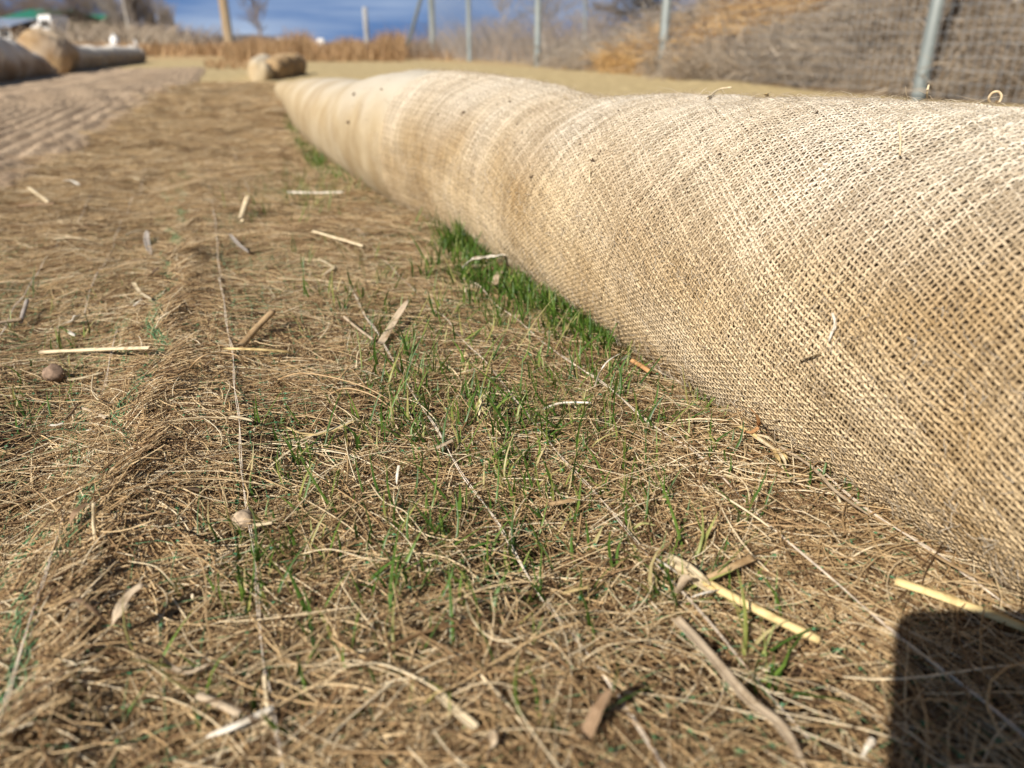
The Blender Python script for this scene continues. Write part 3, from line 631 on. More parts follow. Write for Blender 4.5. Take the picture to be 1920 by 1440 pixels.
def wprof(w0, kind, m_, taper):
    f_ = np.linspace(0, 1, m_); p = np.ones(m_)
    if 'a' in taper: p = np.minimum(p, .12 + np.sqrt(np.clip(f_ / .35, 0, 1)))
    if 'b' in taper: p = np.minimum(p, .12 + np.sqrt(np.clip((1 - f_) / .35, 0, 1)))
    return w0 * p * (1 + .05 * np.sin(f_ * 17))
def litter_mesh(pix, wpx, kind, lifts=.006, taper='', wob=0.0, m_=14):
    P = piece_path(pix, lifts, m_, wob); w = wprof(px(P[len(P) // 2], wpx), kind, m_, taper); return P, strip_mesh(P, w, kind)
def litter(name, label, cat, pix, wpx, mat, kind='leaf', lifts=.006, taper='', wob=0.0, group=None):
    P, (V, q, uv) = litter_mesh(pix, wpx, kind, lifts, taper, wob); c0 = P[len(P) // 2]
    me = mesh_np(name, V - c0, q); add_uv(me, uv); o = put(name, me, MS[mat], None, None, label, cat, group); o.location = tuple(c0); return o
def litter_part(name, par, pix, wpx, mat, kind='leaf', lifts=.006, taper='', wob=0.0, label=None):
    P, (V, q, uv) = litter_mesh(pix, wpx, kind, lifts, taper, wob); me = mesh_np(name, V, q); add_uv(me, uv); return child(name, me, MS[mat], par, label=label)

# the thick stalk with its broken node
g0 = ground(1335, 1110)
st = root('straw_stalk', tuple(g0), 'thick yellow straw stalk with splayed leaf sheaths at its broken upper end', 'straw stalk')
litter_part('stem', st, [(1322, 1098), (1430, 1155), (1533, 1206)], 19, 'yellow', 'reed', [.008, .009, .006])
litter_part('leaf_sheath', st, [(1240, 1052), (1285, 1078), (1338, 1112)], 26, 'pale', 'leaf', [.010, .010, .010], '', label='pale ribbed sheath wrapped round the node')
litter_part('leaf_sheath', st, [(1250, 1042), (1288, 1062), (1332, 1098)], 17, 'pale', 'leaf', [.014, .015, .013], 'b', label='whitish pointed sheath folded on top')
litter_part('leaf_sheath', st, [(1322, 1090), (1365, 1068), (1415, 1046)], 18, 'tan', 'leaf', [.010, .013, .014], '', label='tan trough shaped sheath pointing right')
litter_part('leaf_sheath', st, [(1272, 1112), (1284, 1095), (1287, 1078)], 24, 'weather', 'leaf', [.008, .016, .022], 'b', label='brown pointed sheath standing up')
for k, pp in enumerate(([(1238, 1042), (1262, 1048), (1300, 1080)], [(1295, 1120), (1320, 1112), (1350, 1105)], [(1295, 1124), (1318, 1128), (1340, 1130)], [(1228, 1046), (1250, 1060), (1270, 1075)])):
    litter_part('shredded_fibre', st, pp, 5, 'white' if k % 2 else 'pale', 'flat', [.012, .014, .012], 'ab')
litter('loose_straw', 'smooth yellow straw stem half inside the phone-shaped shadow', 'straw', [(1678, 1090), (1790, 1128), (1925, 1180)], 23, 'yellow', 'split', [.010, .011, .010])
o = litter('dead_leaf', 'long flat weathered leaf blade running down to the bottom edge below the thick stalk', 'dead leaf', [(1266, 1160), (1335, 1235), (1400, 1312), (1462, 1362), (1512, 1445)], 25, 'weather', 'leaf', [.007, .009, .008, .008, .008], 'b')
litter('wood_chip', 'brown slab of bark standing tilted near the bottom edge', 'bark chip', [(1100, 1378), (1122, 1335), (1148, 1293)], 30, 'brown', 'leaf', [.006, .014, .024], 'b')
litter('leaf_scrap', 'pale oblong husk scrap lying left of the tilted bark slab', 'husk scrap', [(822, 1302), (850, 1330), (892, 1366)], 19, 'pale', 'leaf', .009)
litter('straw_scrap', 'pale blunt straw scrap just above the white pointed straws, bottom left', 'straw scrap', [(372, 1304), (412, 1320), (452, 1340)], 17, 'weather', 'split', .009)
litter('straw_scrap', 'white straw splinter tapering to a point at the bottom left', 'straw scrap', [(386, 1382), (440, 1362), (512, 1328)], 15, 'white', 'split', [.008, .012, .012], 'a')
litter('straw_scrap', 'short pale straw splinter lying under the white pointed one', 'straw scrap', [(440, 1372), (470, 1362), (512, 1352)], 11, 'pale', 'split', .007)
litter('straw_scrap', 'thin pale straw standing upright against the white pointed splinter', 'straw scrap', [(496, 1268), (500, 1310), (508, 1352)], 8, 'pale', 'reed', [.014, .010, .007])
litter('dead_leaf', 'ragged brown curled leaf on the ridge, lower left', 'dead leaf', [(206, 1184), (222, 1150), (240, 1120), (268, 1098)], 20, 'weather', 'leaf', [.008, .016, .018, .022], 'a')
litter('dead_leaf', 'dark brown blade curving across the ridge top, lower left', 'dead leaf', [(105, 1135), (140, 1125), (170, 1140), (205, 1172)], 9, 'brown', 'flat', [.010, .016, .016, .008], 'ab')
litter('dead_leaf', 'brown leaf strip curled like a bow, left of the bottom centre', 'dead leaf', [(298, 1224), (322, 1252), (355, 1262), (394, 1244)], 11, 'weather', 'leaf', [.014, .007, .007, .010], 'ab')
litter('dead_leaf', 'dark cupped leaf at the left foot of the ridge', 'dead leaf', [(132, 985), (142, 962), (168, 942)], 14, 'brown', 'leaf', [.008, .012, .010], 'ab')
litter('straw_scrap', 'pale straw end standing up out of the ridge at left', 'straw scrap', [(181, 1012), (179, 978), (178, 946)], 8, 'pale', 'reed', [.006, .016, .028])
litter('loose_straw', 'pale straw lying level left of the ridge, above the dark pebble', 'straw', [(75, 661), (180, 656), (283, 653)], 11, 'pale', 'split', [.008, .010, .016])
litter('straw_scrap', 'slim pale straw ending under the brown stem', 'straw scrap', [(420, 654), (490, 656), (545, 661)], 8, 'yellow', 'split', [.012, .014, .009])
litter('plant_stem', 'brown woody stem slanting up beside the slim pale straw', 'plant stem', [(452, 656), (480, 622), (514, 588)], 13, 'tan', 'reed', [.006, .012, .018])
litter('straw_scrap', 'little pale straw touching the dark pebble at the left', 'straw scrap', [(124, 714), (160, 708), (193, 699)], 7, 'pale', 'split', .008)
fb = root('straw_scrap', tuple(ground(600, 812)), 'bundle of split pale straws fanning out left of centre', 'straw scrap')
for k, pp in enumerate(([(536, 800), (565, 812), (605, 815)], [(538, 838), (590, 815), (640, 798), (666, 784)], [(570, 818), (620, 808), (670, 787)], [(500, 880), (540, 848), (585, 822)], [(520, 824), (560, 818), (600, 816)])):
    litter_part('split_straw', fb, pp, 6.5 if k < 3 else 5, 'pale' if k % 2 else 'yellow', 'flat', .011, 'ab')
litter('dead_leaf', 'ragged whitish leaf lying across the green tuft beside the wattle', 'dead leaf', [(868, 505), (890, 488), (918, 484), (945, 480)], 17, 'white', 'leaf', [.016, .028, .026, .030], 'a', .0008)
litter('dead_leaf', 'small pale leaf scrap standing in the front of the green tuft', 'dead leaf', [(928, 535), (933, 518), (942, 508)], 13, 'weather', 'leaf', [.010, .016, .018], 'b')
litter('loose_straw', 'whitish straw lying level at the far foot of the wattle', 'straw', [(538, 361), (590, 362), (645, 361)], 6, 'white', 'split', .018)
litter('straw_scrap', 'grey tipped straw slanting down to the right, upper centre', 'straw scrap', [(587, 434), (635, 448), (682, 462)], 7, 'pale', 'split', .010)
litter('straw_scrap', 'bent straw folded like an elbow, upper centre', 'straw scrap', [(597, 485), (624, 500), (622, 505), (605, 516)], 6, 'pale', 'flat', .010)
litter('plant_stem', 'broad tan stem piece leaning toward the wattle, near the centre', 'plant stem', [(715, 645), (738, 606), (766, 562)], 15, 'weather', 'leaf', [.007, .012, .022], 'b')
litter('straw_scrap', 'short pale piece standing alone in the far mat', 'straw scrap', [(452, 416), (458, 395), (467, 372)], 10, 'pale', 'reed', [.01, .02, .035])
litter('straw_scrap', 'thin tan straw left of the broad tan stem piece', 'straw scrap', [(645, 594), (670, 615), (700, 637)], 6, 'weather', 'split', .009)
litter('dead_leaf', 'grey brown curled leaf left of the ridge top, the upper of two', 'dead leaf', [(275, 432), (276, 455), (283, 478)], 11, 'grey', 'leaf', [.02, .012, .012], 'ab')
litter('dead_leaf', 'dark curled leaf left of the ridge top, the lower of two', 'dead leaf', [(276, 528), (286, 514), (300, 500)], 12, 'dark', 'leaf', [.008, .015, .016], 'ab')
litter('dead_leaf', 'grey twisted leaf right of the ridge in the far mat', 'dead leaf', [(430, 438), (446, 458), (466, 474)], 9, 'grey', 'leaf', [.018, .012, .010], 'ab')
litter('dead_leaf', 'curled whitish leaf with a small pale flake before it, far left of the ridge', 'dead leaf', [(126, 606), (140, 602), (146, 592)], 13, 'white', 'leaf', [.010, .012, .02], 'a')
litter('leaf_scrap', 'small oval pale flake in front of the curled whitish leaf', 'leaf flake', [(128, 620), (133, 625), (140, 630)], 8, 'white', 'flat', .010, 'ab')
litter('plant_stem', 'grey forked twig at the left edge of the picture', 'twig', [(40, 606), (46, 585), (52, 566)], 8, 'grey', 'reed', [.008, .012, .016])
litter('plant_stem', 'pale bent twig entering from the left edge', 'twig', [(-5, 610), (20, 605), (42, 602)], 8, 'weather', 'reed', .010)
litter('straw_scrap', 'straw scrap at the edge of the blanket and the bare dirt, upper left', 'straw scrap', [(55, 353), (72, 365), (92, 380)], 8, 'pale', 'split', .012)
litter('straw_scrap', 'curved white straw scrap right of the bare dirt, upper left', 'straw scrap', [(118, 339), (134, 340), (147, 347)], 7, 'white', 'leaf', .015)
litter('straw_scrap', 'dark thin twig lying level by the blanket edge, upper left', 'twig', [(36, 389), (70, 387), (104, 384)], 6, 'brown', 'reed', .010)
litter('straw_scrap', 'pale scrap with a dark shadow, far mat upper left', 'straw scrap', [(250, 334), (262, 338), (272, 337)], 6, 'pale', 'leaf', .014)
litter('straw_scrap', 'short white straw left of the curled grey leaf', 'straw scrap', [(236, 441), (255, 434), (276, 432)], 5, 'pale', 'split', .012)
litter('straw_scrap', 'cluster piece of broken straw above the level straw on the left', 'straw scrap', [(250, 530), (262, 548), (282, 562)], 7, 'pale', 'leaf', [.015, .012, .010])
litter('straw_scrap', 'white straw stub leaning below the broken straw, left of the ridge', 'straw scrap', [(250, 577), (257, 569), (266, 562)], 6, 'white', 'split', .010)
# by the foot of the wattle
sh = root('shredded_straw', tuple(ground(1440, 835)), 'shredded yellow straw with a fan shaped end at the foot of the wattle', 'shredded straw')
for k, (pp, w_, mt) in enumerate((([(1385, 800), (1415, 818), (1450, 842)], 11, 'yellow'), ([(1395, 805), (1430, 830), (1462, 850)], 12, 'pale'), ([(1418, 816), (1440, 822), (1455, 835)], 10, 'pale'),
                                  ([(1450, 842), (1458, 858), (1466, 872)], 8, 'yellow'), ([(1455, 842), (1466, 856), (1474, 872)], 8, 'pale'), ([(1458, 842), (1472, 856), (1480, 868)], 7, 'yellow'))):
    litter_part('shred', sh, pp, w_, mt, 'leaf', [.012, .013, .010], 'b' if k > 2 else '')
litter_part('hooked_sheath', sh, [(1404, 765), (1418, 780), (1422, 800), (1408, 812), (1392, 808)], 8, 'orange', 'leaf', [.030, .026, .016, .014, .014], 'a')
litter('dead_leaf', 'long tan bark strip lying along the foot of the wattle', 'bark strip', [(1462, 838), (1520, 875), (1570, 925), (1632, 968)], 9, 'weather', 'leaf', .012, 'b')
litter('dead_leaf', 'flat brown strip half under the wattle at lower right', 'bark strip', [(1735, 1030), (1790, 1062), (1860, 1095)], 10, 'tan', 'flat', .010, 'a')
litter('bark_piece', 'short orange brown bark tube at the foot of the wattle', 'bark piece', [(1185, 680), (1202, 690), (1218, 701)], 10, 'orange', 'reed', .010)
litter('leaf_scrap', 'small green grey chip beside the orange bark tube', 'leaf chip', [(1162, 676), (1172, 671), (1181, 668)], 12, 'grey', 'flat', .009)
litter('withered_grass', 'dry white blade arching over beside the last grass clump at the wattle', 'dry blade', [(1116, 725), (1124, 700), (1140, 677), (1166, 661)], 3.5, 'white', 'flat', [.006, .022, .03, .028], 'b')
litter('straw_scrap', 'white bent straw lying in the grass, right of the tassel', 'straw scrap', [(1020, 768), (1055, 757), (1108, 757)], 5, 'white', 'reed', .011)
tas = root('grass_tassel', tuple(ground(902, 765)), 'dry yellowish grass root tassel spread like a broom at the centre', 'grass tassel')
for k in range(7):
    litter_part('tassel_strand', tas, [(919, 733), (905 - k, 752), (888 + 5 * k, 772 + (k % 3) * 4)], 3, 'greenish' if k % 2 else 'pale', 'flat', [.022, .014, .007], '')
litter('straw_scrap', 'narrow white straw sliver standing at the centre of the mat', 'straw scrap', [(744, 908), (745, 890), (748, 873)], 6, 'white', 'split', [.006, .012, .016], 'a')
litter('leaf_scrap', 'tan leaf scrap beside the middle stitching thread', 'leaf scrap', [(818, 842), (834, 834), (852, 826)], 10, 'weather', 'leaf', .010)
litter('dead_leaf', 'brown split leaf left of the second stitching thread', 'dead leaf', [(1028, 948), (1055, 943), (1088, 936)], 14, 'tan', 'leaf', .009, 'b')
litter('withered_grass', 'yellow green blade arched flat on the fibres, right of the brown split leaf', 'dry blade', [(1188, 992), (1205, 982), (1230, 986)], 6, 'greenish', 'leaf', .011, 'ab')
litter('leaf_scrap', 'yellow tipped pale leaf flake above the bottom centre', 'leaf flake', [(1052, 1114), (1078, 1106), (1106, 1100)], 9, 'yellow', 'flat', .011, 'a')
litter('straw_scrap', 'pale notched bit of straw left of the yellow tipped flake', 'straw scrap', [(797, 1070), (812, 1068), (828, 1067)], 9, 'pale', 'flat', .009)
litter('leaf_scrap', 'pale blurred husk standing near the bottom edge', 'husk scrap', [(918, 1412), (924, 1390), (922, 1368)], 18, 'weather', 'leaf', [.006, .012, .016], 'b')
litter('leaf_scrap', 'small white husk near the bottom edge, right of the weathered blade', 'husk scrap', [(1620, 1420), (1630, 1402), (1636, 1384)], 15, 'white', 'leaf', [.006, .012, .018], 'b')
litter('leaf_scrap', 'pale flake left of the rounded pebble on the near mat', 'leaf flake', [(345, 914), (360, 916), (376, 920)], 12, 'dark', 'flat', .006)
litter('straw_scrap', 'straw stub sticking out right of the rounded pebble', 'straw scrap', [(474, 985), (492, 983), (511, 980)], 9, 'pale', 'split', .010)
litter('straw_scrap', 'split straw end crossing the left stitching thread', 'straw scrap', [(430, 782), (448, 784), (474, 790)], 9, 'pale', 'leaf', .010, 'b')
litter('leaf_scrap', 'cream crumpled flake at the left, on the dark soil', 'leaf flake', [(92, 798), (105, 798), (120, 794)], 8, 'white', 'leaf', .009)
litter('leaf_scrap', 'small cream flake right of the crumpled one, on the dark soil', 'leaf flake', [(160, 808), (172, 808), (186, 812)], 7, 'white', 'leaf', .009)
litter('straw_scrap', 'tan straw lying over the mat edge at the far left, mid height', 'straw scrap', [(152, 765), (178, 773), (200, 785)], 8, 'weather', 'split', .008)
litter('straw_scrap', 'short brown twig against the ridge, in front of the dark pebble', 'twig', [(120, 790), (135, 775), (146, 760)], 4, 'brown', 'reed', .010)
# long looping fibres that stand out
loops = [([(355, 690), (380, 668), (415, 661), (447, 668), (462, 690)], 'a tan loop arching over the ridge beside the slim pale straw'),
         ([(520, 712), (560, 700), (610, 705), (680, 724), (735, 752)], 'a broad tan fibre arching right toward the centre'),
         ([(620, 738), (650, 728), (700, 742), (745, 775)], 'a pale fibre curving below the broad arching one'),
         ([(668, 690), (672, 660), (690, 650), (706, 656)], None), ([(870, 1105), (885, 1160), (930, 1200), (990, 1190), (1020, 1160)], 'a big curved fibre hooking round above the bottom centre'),
         ([(935, 845), (890, 850), (850, 870), (838, 900)], None), ([(330, 990), (360, 1020), (385, 1080), (386, 1150), (395, 1200)], 'a wavy fibre running down right of the ridge, lower left'),
         ([(240, 1052), (290, 1062), (320, 1090), (335, 1110)], None), ([(175, 700), (172, 730), (185, 750), (200, 745)], None), ([(1235, 880), (1300, 850), (1380, 852)], None),
         ([(1180, 1075), (1200, 1055), (1240, 1040)], None), ([(690, 900), (720, 940), (760, 960), (800, 1010)], None), ([(560, 1040), (620, 1030), (700, 1050), (760, 1045)], None),
         ([(1090, 1240), (1140, 1210), (1230, 1200), (1300, 1215)], None), ([(600, 1290), (650, 1250), (720, 1245), (780, 1262)], None)]
Vs = []
for i, (pp, lab) in enumerate(loops):
    P = piece_path(pp, [.006] + [.014 if i % 2 else .018] * (len(pp) - 2) + [.006], 22); wd = px(P[10], 1.7 if lab else 1.2)
    V, q = tubes(P, wd * np.linspace(1.1, .7, 22), 5)
    if lab:
        c0 = P[11]; put('fibre_strand', mesh_np('fibre_strand', V - c0, q), MS['tan'] if i != 4 else MS['pale'], None, None, lab[2:], 'fibre strand').location = tuple(c0)
    else: Vs.append((V, q))
V, q = merge(Vs); child('loose_strands', mesh_np('loose_strands', V, q), MS['pale'], blanket_r, kind='stuff')

# pebbles
def pebble(label, u, v, rpx, col, seed, sp_=1.0):
    p = ground(u, v + rpx * .3, 0); r_ = px(p, rpx); tab = fixed_noise(seed, 10, .8, 2.5); tb2 = fixed_noise(seed + 1, 10, .25, .6)
    th = np.linspace(0, np.pi, 22); ph = np.linspace(0, 2 * np.pi, 33)[:-1]; TH, PH = np.meshgrid(th, ph, indexing='ij'); x = np.sin(TH) * np.cos(PH); y = np.sin(TH) * np.sin(PH); z = np.cos(TH)
    rr = 1 + .06 * wnoise(x * 1.3 + z, y * 1.3 - z * .7, tab) + .03 * wnoise(x + z, y - z, tb2) * np.sin(TH); V = np.stack([x * rr, y * rr, z * rr * .88], -1).reshape(-1, 3) * r_
    n_, k_ = TH.shape; idx = np.arange(n_ * k_).reshape(n_, k_); q = np.stack([idx[:-1], idx[1:], np.roll(idx[1:], -1, 1), np.roll(idx[:-1], -1, 1)], -1).reshape(-1, 4)
    o = put('pebble', mesh_np('pebble', V, q), simple('pebble stone', col, .9, .2, .45, 260, .6, .001), None, None, label, 'pebble'); o.location = (p[0], p[1], p[2] + r_ * .75 + .002); return o
pebble('dark brown round pebble at the left, above the soil patch', 105, 712, 18.5, (.24, .165, .115), 301)
pebble('tan speckled round pebble on the stitching thread at left centre', 460, 987, 20.5, (.42, .32, .22), 302)
pebble('tiny straw coloured pellet in the grass right of centre', 870, 676, 8, (.55, .42, .22), 303)

# ------------------------------------------------------------------ grass
def blades(pts, hgt, width=.0011, lean=.35, seed=0):
    r = np.random.default_rng(seed); n = len(pts); az = r.uniform(0, 6.28, n); ln = np.abs(r.normal(lean, lean * .6, n)); cur = r.normal(.25, .3, n); f_ = np.linspace(0, 1, 6)
    d = np.stack([np.cos(az), np.sin(az), 0 * az], -1); side = np.stack([-np.sin(az + r.normal(0, .6, n)), np.cos(az), 0 * az], -1)
    P = pts[:, None] + hgt[:, None, None] * (f_[None, :, None] * np.array([0, 0, 1.]) * (1 - .25 * np.clip(cur, 0, 1)[:, None, None] * f_[None, :, None]) + d[:, None] * (ln[:, None] * f_[None] + cur[:, None] * f_[None] ** 2 * .8)[..., None] + side[:, None] * (r.normal(0, .08, n)[:, None] * np.sin(f_ * 3))[..., None])
    w = width * np.exp(r.normal(0, .22, n))[:, None] * (1 - f_[None] ** 2.2 * .93)
    S_ = side[:, None] * w[..., None]; D = d[:, None] * (w * .45)[..., None]
    V = np.stack([P - S_ + D, P, P + S_ + D], 2); idx = np.arange(n * 18).reshape(n, 6, 3)
    q = np.stack([idx[:, :-1, :-1], idx[:, :-1, 1:], idx[:, 1:, 1:], idx[:, 1:, :-1]], -1).reshape(-1, 4); return V.reshape(-1, 3), q
def pix_pts(u, v):
    X = []; 
    for a, b_ in zip(u, v): X.append(ground(a, b_, -.004))
    return np.array(X)
def blob(u, v, su, sv, n, tuft=3, spread=.0035):
    uu = rng.normal(u, su, n); vv = rng.normal(v, sv, n); vv = np.maximum(vv, 150); P = pix_pts(uu, vv); P = np.repeat(P, tuft, 0); P[:, :2] += rng.normal(0, spread, (len(P), 2)); return P
def inside_mat(P):
    q_, s_ = qs(P[:, 0], P[:, 1]); lim = np.interp(s_, FS, FQ) + .016 - np.abs(rng.normal(0, .022, len(P))); q_ = np.minimum(q_, lim); x, y = xy(q_, s_); return np.stack([x, y, height(x, y) - .004], -1)
bl = []
def addb(P, lo, hi, **k):
    P = inside_mat(P); h_ = rng.uniform(lo, hi, len(P)) * np.exp(rng.normal(0, .2, len(P))); bl.append(blades(P, h_, seed=len(bl) + 5, **k))
dense = []
for (u, v, su, sv, n, lo, hi) in ((1000, 790, 150, 70, 100, .014, .030), (560, 860, 60, 50, 16, .012, .026), (490, 1080, 45, 60, 12, .014, .026), (830, 1010, 90, 40, 26, .012, .026), (900, 860, 70, 40, 26, .010, .024),
                                  (1210, 950, 60, 50, 16, .012, .024), (1130, 720, 60, 35, 26, .018, .036), (760, 690, 60, 40, 26, .014, .03), (640, 560, 60, 45, 30, .016, .03), (720, 560, 60, 40, 26, .014, .03),
                                  (1390, 1010, 25, 20, 5, .018, .03), (1280, 1100, 40, 30, 12, .016, .028), (1430, 1175, 15, 8, 3, .015, .022), (700, 1120, 190, 110, 44, .012, .026), (590, 380, 45, 22, 60, .02, .045),
                                  (490, 400, 40, 22, 26, .015, .03), (820, 740, 80, 60, 30, .012, .028), (1060, 920, 90, 60, 26, .012, .026), (150, 640, 80, 40, 12, .012, .024), (60, 760, 60, 60, 12, .012, .022),
                                  (1350, 760, 45, 20, 5, .02, .035), (1560, 930, 35, 15, 3, .015, .03), (700, 1360, 200, 50, 12, .014, .026), (420, 1260, 60, 60, 3, .012, .02), (1420, 1240, 20, 40, 4, .02, .03),
                                  (1300, 860, 50, 60, 12, .014, .026), (960, 640, 90, 30, 34, .016, .032), (560, 1000, 60, 50, 10, .012, .024), (1020, 1120, 130, 80, 24, .012, .024)):
    addb(blob(u, v, su, sv, int(n * 1.35), rng.integers(2, 4)), lo * 1.1, hi * 1.15, width=.00085)
V, q = merge(bl); put('grass', mesh_np('grass', V, q), M_grass, None, 'stuff', 'thin young green grass sprouting through the fibre mat', 'grass')
bl = []
for (u, v, su, sv, n, lo, hi) in ((888, 505, 36, 26, 130, .018, .040), (930, 545, 40, 18, 60, .016, .032), (900, 470, 28, 10, 60, .03, .048), (985, 560, 22, 20, 50, .02, .036), (1035, 590, 26, 12, 40, .018, .034)):
    addb(blob(u, v, su, sv, n, 3, .004), lo, hi, width=.0011)
V, q = merge(bl); put('grass_tuft', mesh_np('grass_tuft', V, q), M_bright, None, 'stuff', 'dense bright green grass tuft growing against the middle of the wattle foot', 'grass tuft')
bl = []
for (u, v, su, sv, n, lo, hi) in ((1135, 640, 26, 12, 46, .018, .034), (1110, 622, 14, 8, 22, .018, .036), (1165, 662, 12, 6, 16, .016, .03)):
    addb(blob(u, v, su, sv, n, 3, .004), lo, hi, width=.001)
V, q = merge(bl); put('grass_tuft', mesh_np('grass_tuft', V, q), M_bright, None, 'stuff', 'smaller green grass tuft at the wattle foot above the orange bark tube', 'grass tuft')
bl = []
sv = np.concatenate([rng.uniform(5.6, 12, 110), rng.normal(7.6, .5, 90)]) * HC; qv = np.interp(sv, FS, FQ) - np.abs(rng.normal(0, .010, 200)) + .012; x, y = xy(qv, sv); P = np.repeat(np.stack([x, y, height(x, y) - .004], -1), 3, 0); P[:, :2] += rng.normal(0, .006, (len(P), 2))
bl.append(blades(P, rng.uniform(.015, .042, len(P)), width=.0012, seed=88))
V, q = merge(bl); put('grass_tuft', mesh_np('grass_tuft', V, q), M_bright, None, 'stuff', 'line of green grass along the far foot of the long wattle', 'grass tuft')

# ------------------------------------------------------------------ bits lying on the wattle
ls = np.linspace(l_of_s(.6 * HC), l_of_s(8 * HC), 420); ts = np.linspace(.0, .62, 220); SG = S_main(ls[:, None], ts[None]); NG = normals(SG)
PU, PV, PD = project(SG)
def on_wattle(u, v, off=.001):
    d = (PU - u) ** 2 + (PV - v) ** 2 + np.where(PD < 0, 1e9, 0) + (PD * 3) ; i = np.unravel_index(np.argmin(d), d.shape); return SG[i] + NG[i] * off, NG[i]
def bag_piece(name, label, cat, pix, wpx, mat, kind='flat', off=.0016):
    P = []; 
    for e in pix:
        p, n_ = on_wattle(e[0], e[1], off + (e[2] if len(e) > 2 else 0)); P.append(p)
    P = spline(P, 8); V, q, uv = strip_mesh(P, px(P[4], wpx), kind); c0 = P[4]; me = mesh_np(name, V - c0, q); add_uv(me, uv); o = put(name, me, MS[mat], None, None, label, cat); o.location = tuple(c0)
bag_piece('straw_scrap', 'curved white straw sliver stuck upright on the right part of the wattle', 'straw scrap', [(1567, 588), (1564, 612), (1557, 638)], 6, 'white', 'reed')
bag_piece('leaf_scrap', 'oval pale leaf scrap stuck to the wattle below the white sliver', 'leaf scrap', [(1512, 674), (1530, 669), (1548, 664)], 13, 'pale', 'flat', .003)
bag_piece('straw_scrap', 'pale straw lying along the crest of the wattle', 'straw scrap', [(1326, 189), (1345, 181, .003), (1368, 178, .004)], 4, 'pale', 'reed')
bag_piece('leaf_scrap', 'yellow seed husk on the crest of the wattle', 'seed husk', [(1434, 182, .002), (1441, 189), (1452, 193)], 8, 'yellow', 'leaf')
bag_piece('straw_scrap', 'thin straw standing upright against the wattle below its crest', 'straw scrap', [(1687, 252, .006), (1689, 275, .002), (1690, 300)], 4, 'pale', 'reed')
bag_piece('straw_scrap', 'small straw stub on the burlap beneath the dark crumbs', 'straw scrap', [(1116, 322, .002), (1111, 333), (1107, 346)], 4, 'pale', 'reed')
bag_piece('straw_scrap', 'pale straw chip on the burlap low on the wattle, above the grass tuft', 'straw scrap', [(1196, 516), (1200, 528), (1205, 541)], 6, 'pale', 'flat')
bag_piece('straw_scrap', 'straw tip poking above the crest near the right edge', 'straw scrap', [(1736, 196), (1735, 190, .004), (1733, 183, .009)], 4, 'pale', 'reed')
bag_piece('straw_scrap', 'tiny white chip on the burlap right of the white sliver', 'straw scrap', [(1713, 632), (1714, 639), (1715, 645)], 5, 'white', 'flat')
# loop of loose twine on the crest
p, n_ = on_wattle(1868, 203); a = np.linspace(-.25 * np.pi, 1.95 * np.pi, 26); r_ = px(p, 11)
P = p + np.stack([r_ * .62 * np.sin(a) * (1 + .2 * np.sin(a * .5)), .0012 * a, r_ * .85 * (1 - np.cos(a)) + .002], -1); V, q = tubes(P, .00075, 5); c0 = p
put('twine_loop', mesh_np('twine_loop', V - c0, q), M_yarn, None, None, 'loop of loose jute twine sticking up from the wattle crest', 'twine').location = tuple(c0)
# dirt crumbs caught in the cloth
cr = []
spots = [(1126, 284, 6), (1115, 306, 6), (1089, 273, 4), (998, 332, 6), (868, 214, 6), (655, 229, 6), (664, 180, 5), (716, 169, 4), (958, 193, 4), (1200, 205, 4), (1350, 290, 5), (1354, 300, 4), (1318, 250, 3), (1343, 208, 3), (823, 214, 3), (980, 250, 3), (1534, 217, 4), (1600, 200, 3), (1290, 360, 3), (1700, 300, 4), (970, 236, 3)]
for i in range(50): spots.append((rng.uniform(850, 1700), rng.uniform(210, 420), rng.uniform(1, 2.4)))
for u, v, r_ in spots:
    p, n_ = on_wattle(u, v, .0012); rr = px(p, r_) * .5
    for k in range(3):
        c_ = p + rng.normal(0, rr * .6, 3); e = rng.normal(0, 1, 3); e /= np.linalg.norm(e); PP = c_ + np.linspace(-1, 1, 4)[:, None] * e * rr * 1.3; cr.append(tubes(PP, rr * .55 * np.array([.4, 1, .9, .3]), 5))
V, q = merge(cr); put('dirt_crumbs', mesh_np('dirt_crumbs', V, q), MS['dark'], None, 'stuff', 'small dark dirt crumbs caught in the burlap', 'dirt crumbs')

# ------------------------------------------------------------------ background: fence
M_post = simple('galvanised post', (.17, .19, .18), .5, .5, .15, 8); M_wire = simple('fence wire', (.34, .37, .40), .5, .5, .1, 8)
M_wood = simple('weathered pole wood', (.27, .20, .125), .9, .1, .3, 3, .4, .01, (6, 6, .4))
fence = [(1752, 4.0, .030), (1244, 7.5, .042), (1008, 11.0, .046), (880, 15.0, .042), (812, 19.5, .075)]
fp = [(far(u, Y) * (1 if Y > 5 else .985), Y) for u, Y, r_ in fence]
fr = root('wire_fence', (fp[2][0], fp[2][1], 0), 'tall wire mesh fence on grey metal posts in front of the brush pile', 'fence')
for (x, y), (u, Y, r_) in zip(fp, fence):
    z = float(height(x, y)); P = np.array([[x, y, z - .1], [x, y, z + 1.2], [x, y, z + 2.35]]); V, q = tubes(P, r_, 10, cap=True); o = child('post', mesh_np('post', V, q), M_post, fr)
    V, q = tubes(np.array([[x, y, z + 2.35], [x, y, z + 2.38], [x, y, z + 2.41]]), [r_ * 1.15, r_ * 1.1, r_ * .4], 10, cap=True); o2 = put('post_cap', mesh_np('post_cap', V - np.array(fr.location), q), M_post, o)
x0, y0 = fp[4]; V, q = tubes(np.array([[x0 + .1, y0, 2.2], [x0 - .55, y0 - 1.2, 0]]), .04, 8, cap=True); child('brace', mesh_np('brace', V, q), M_post, fr)
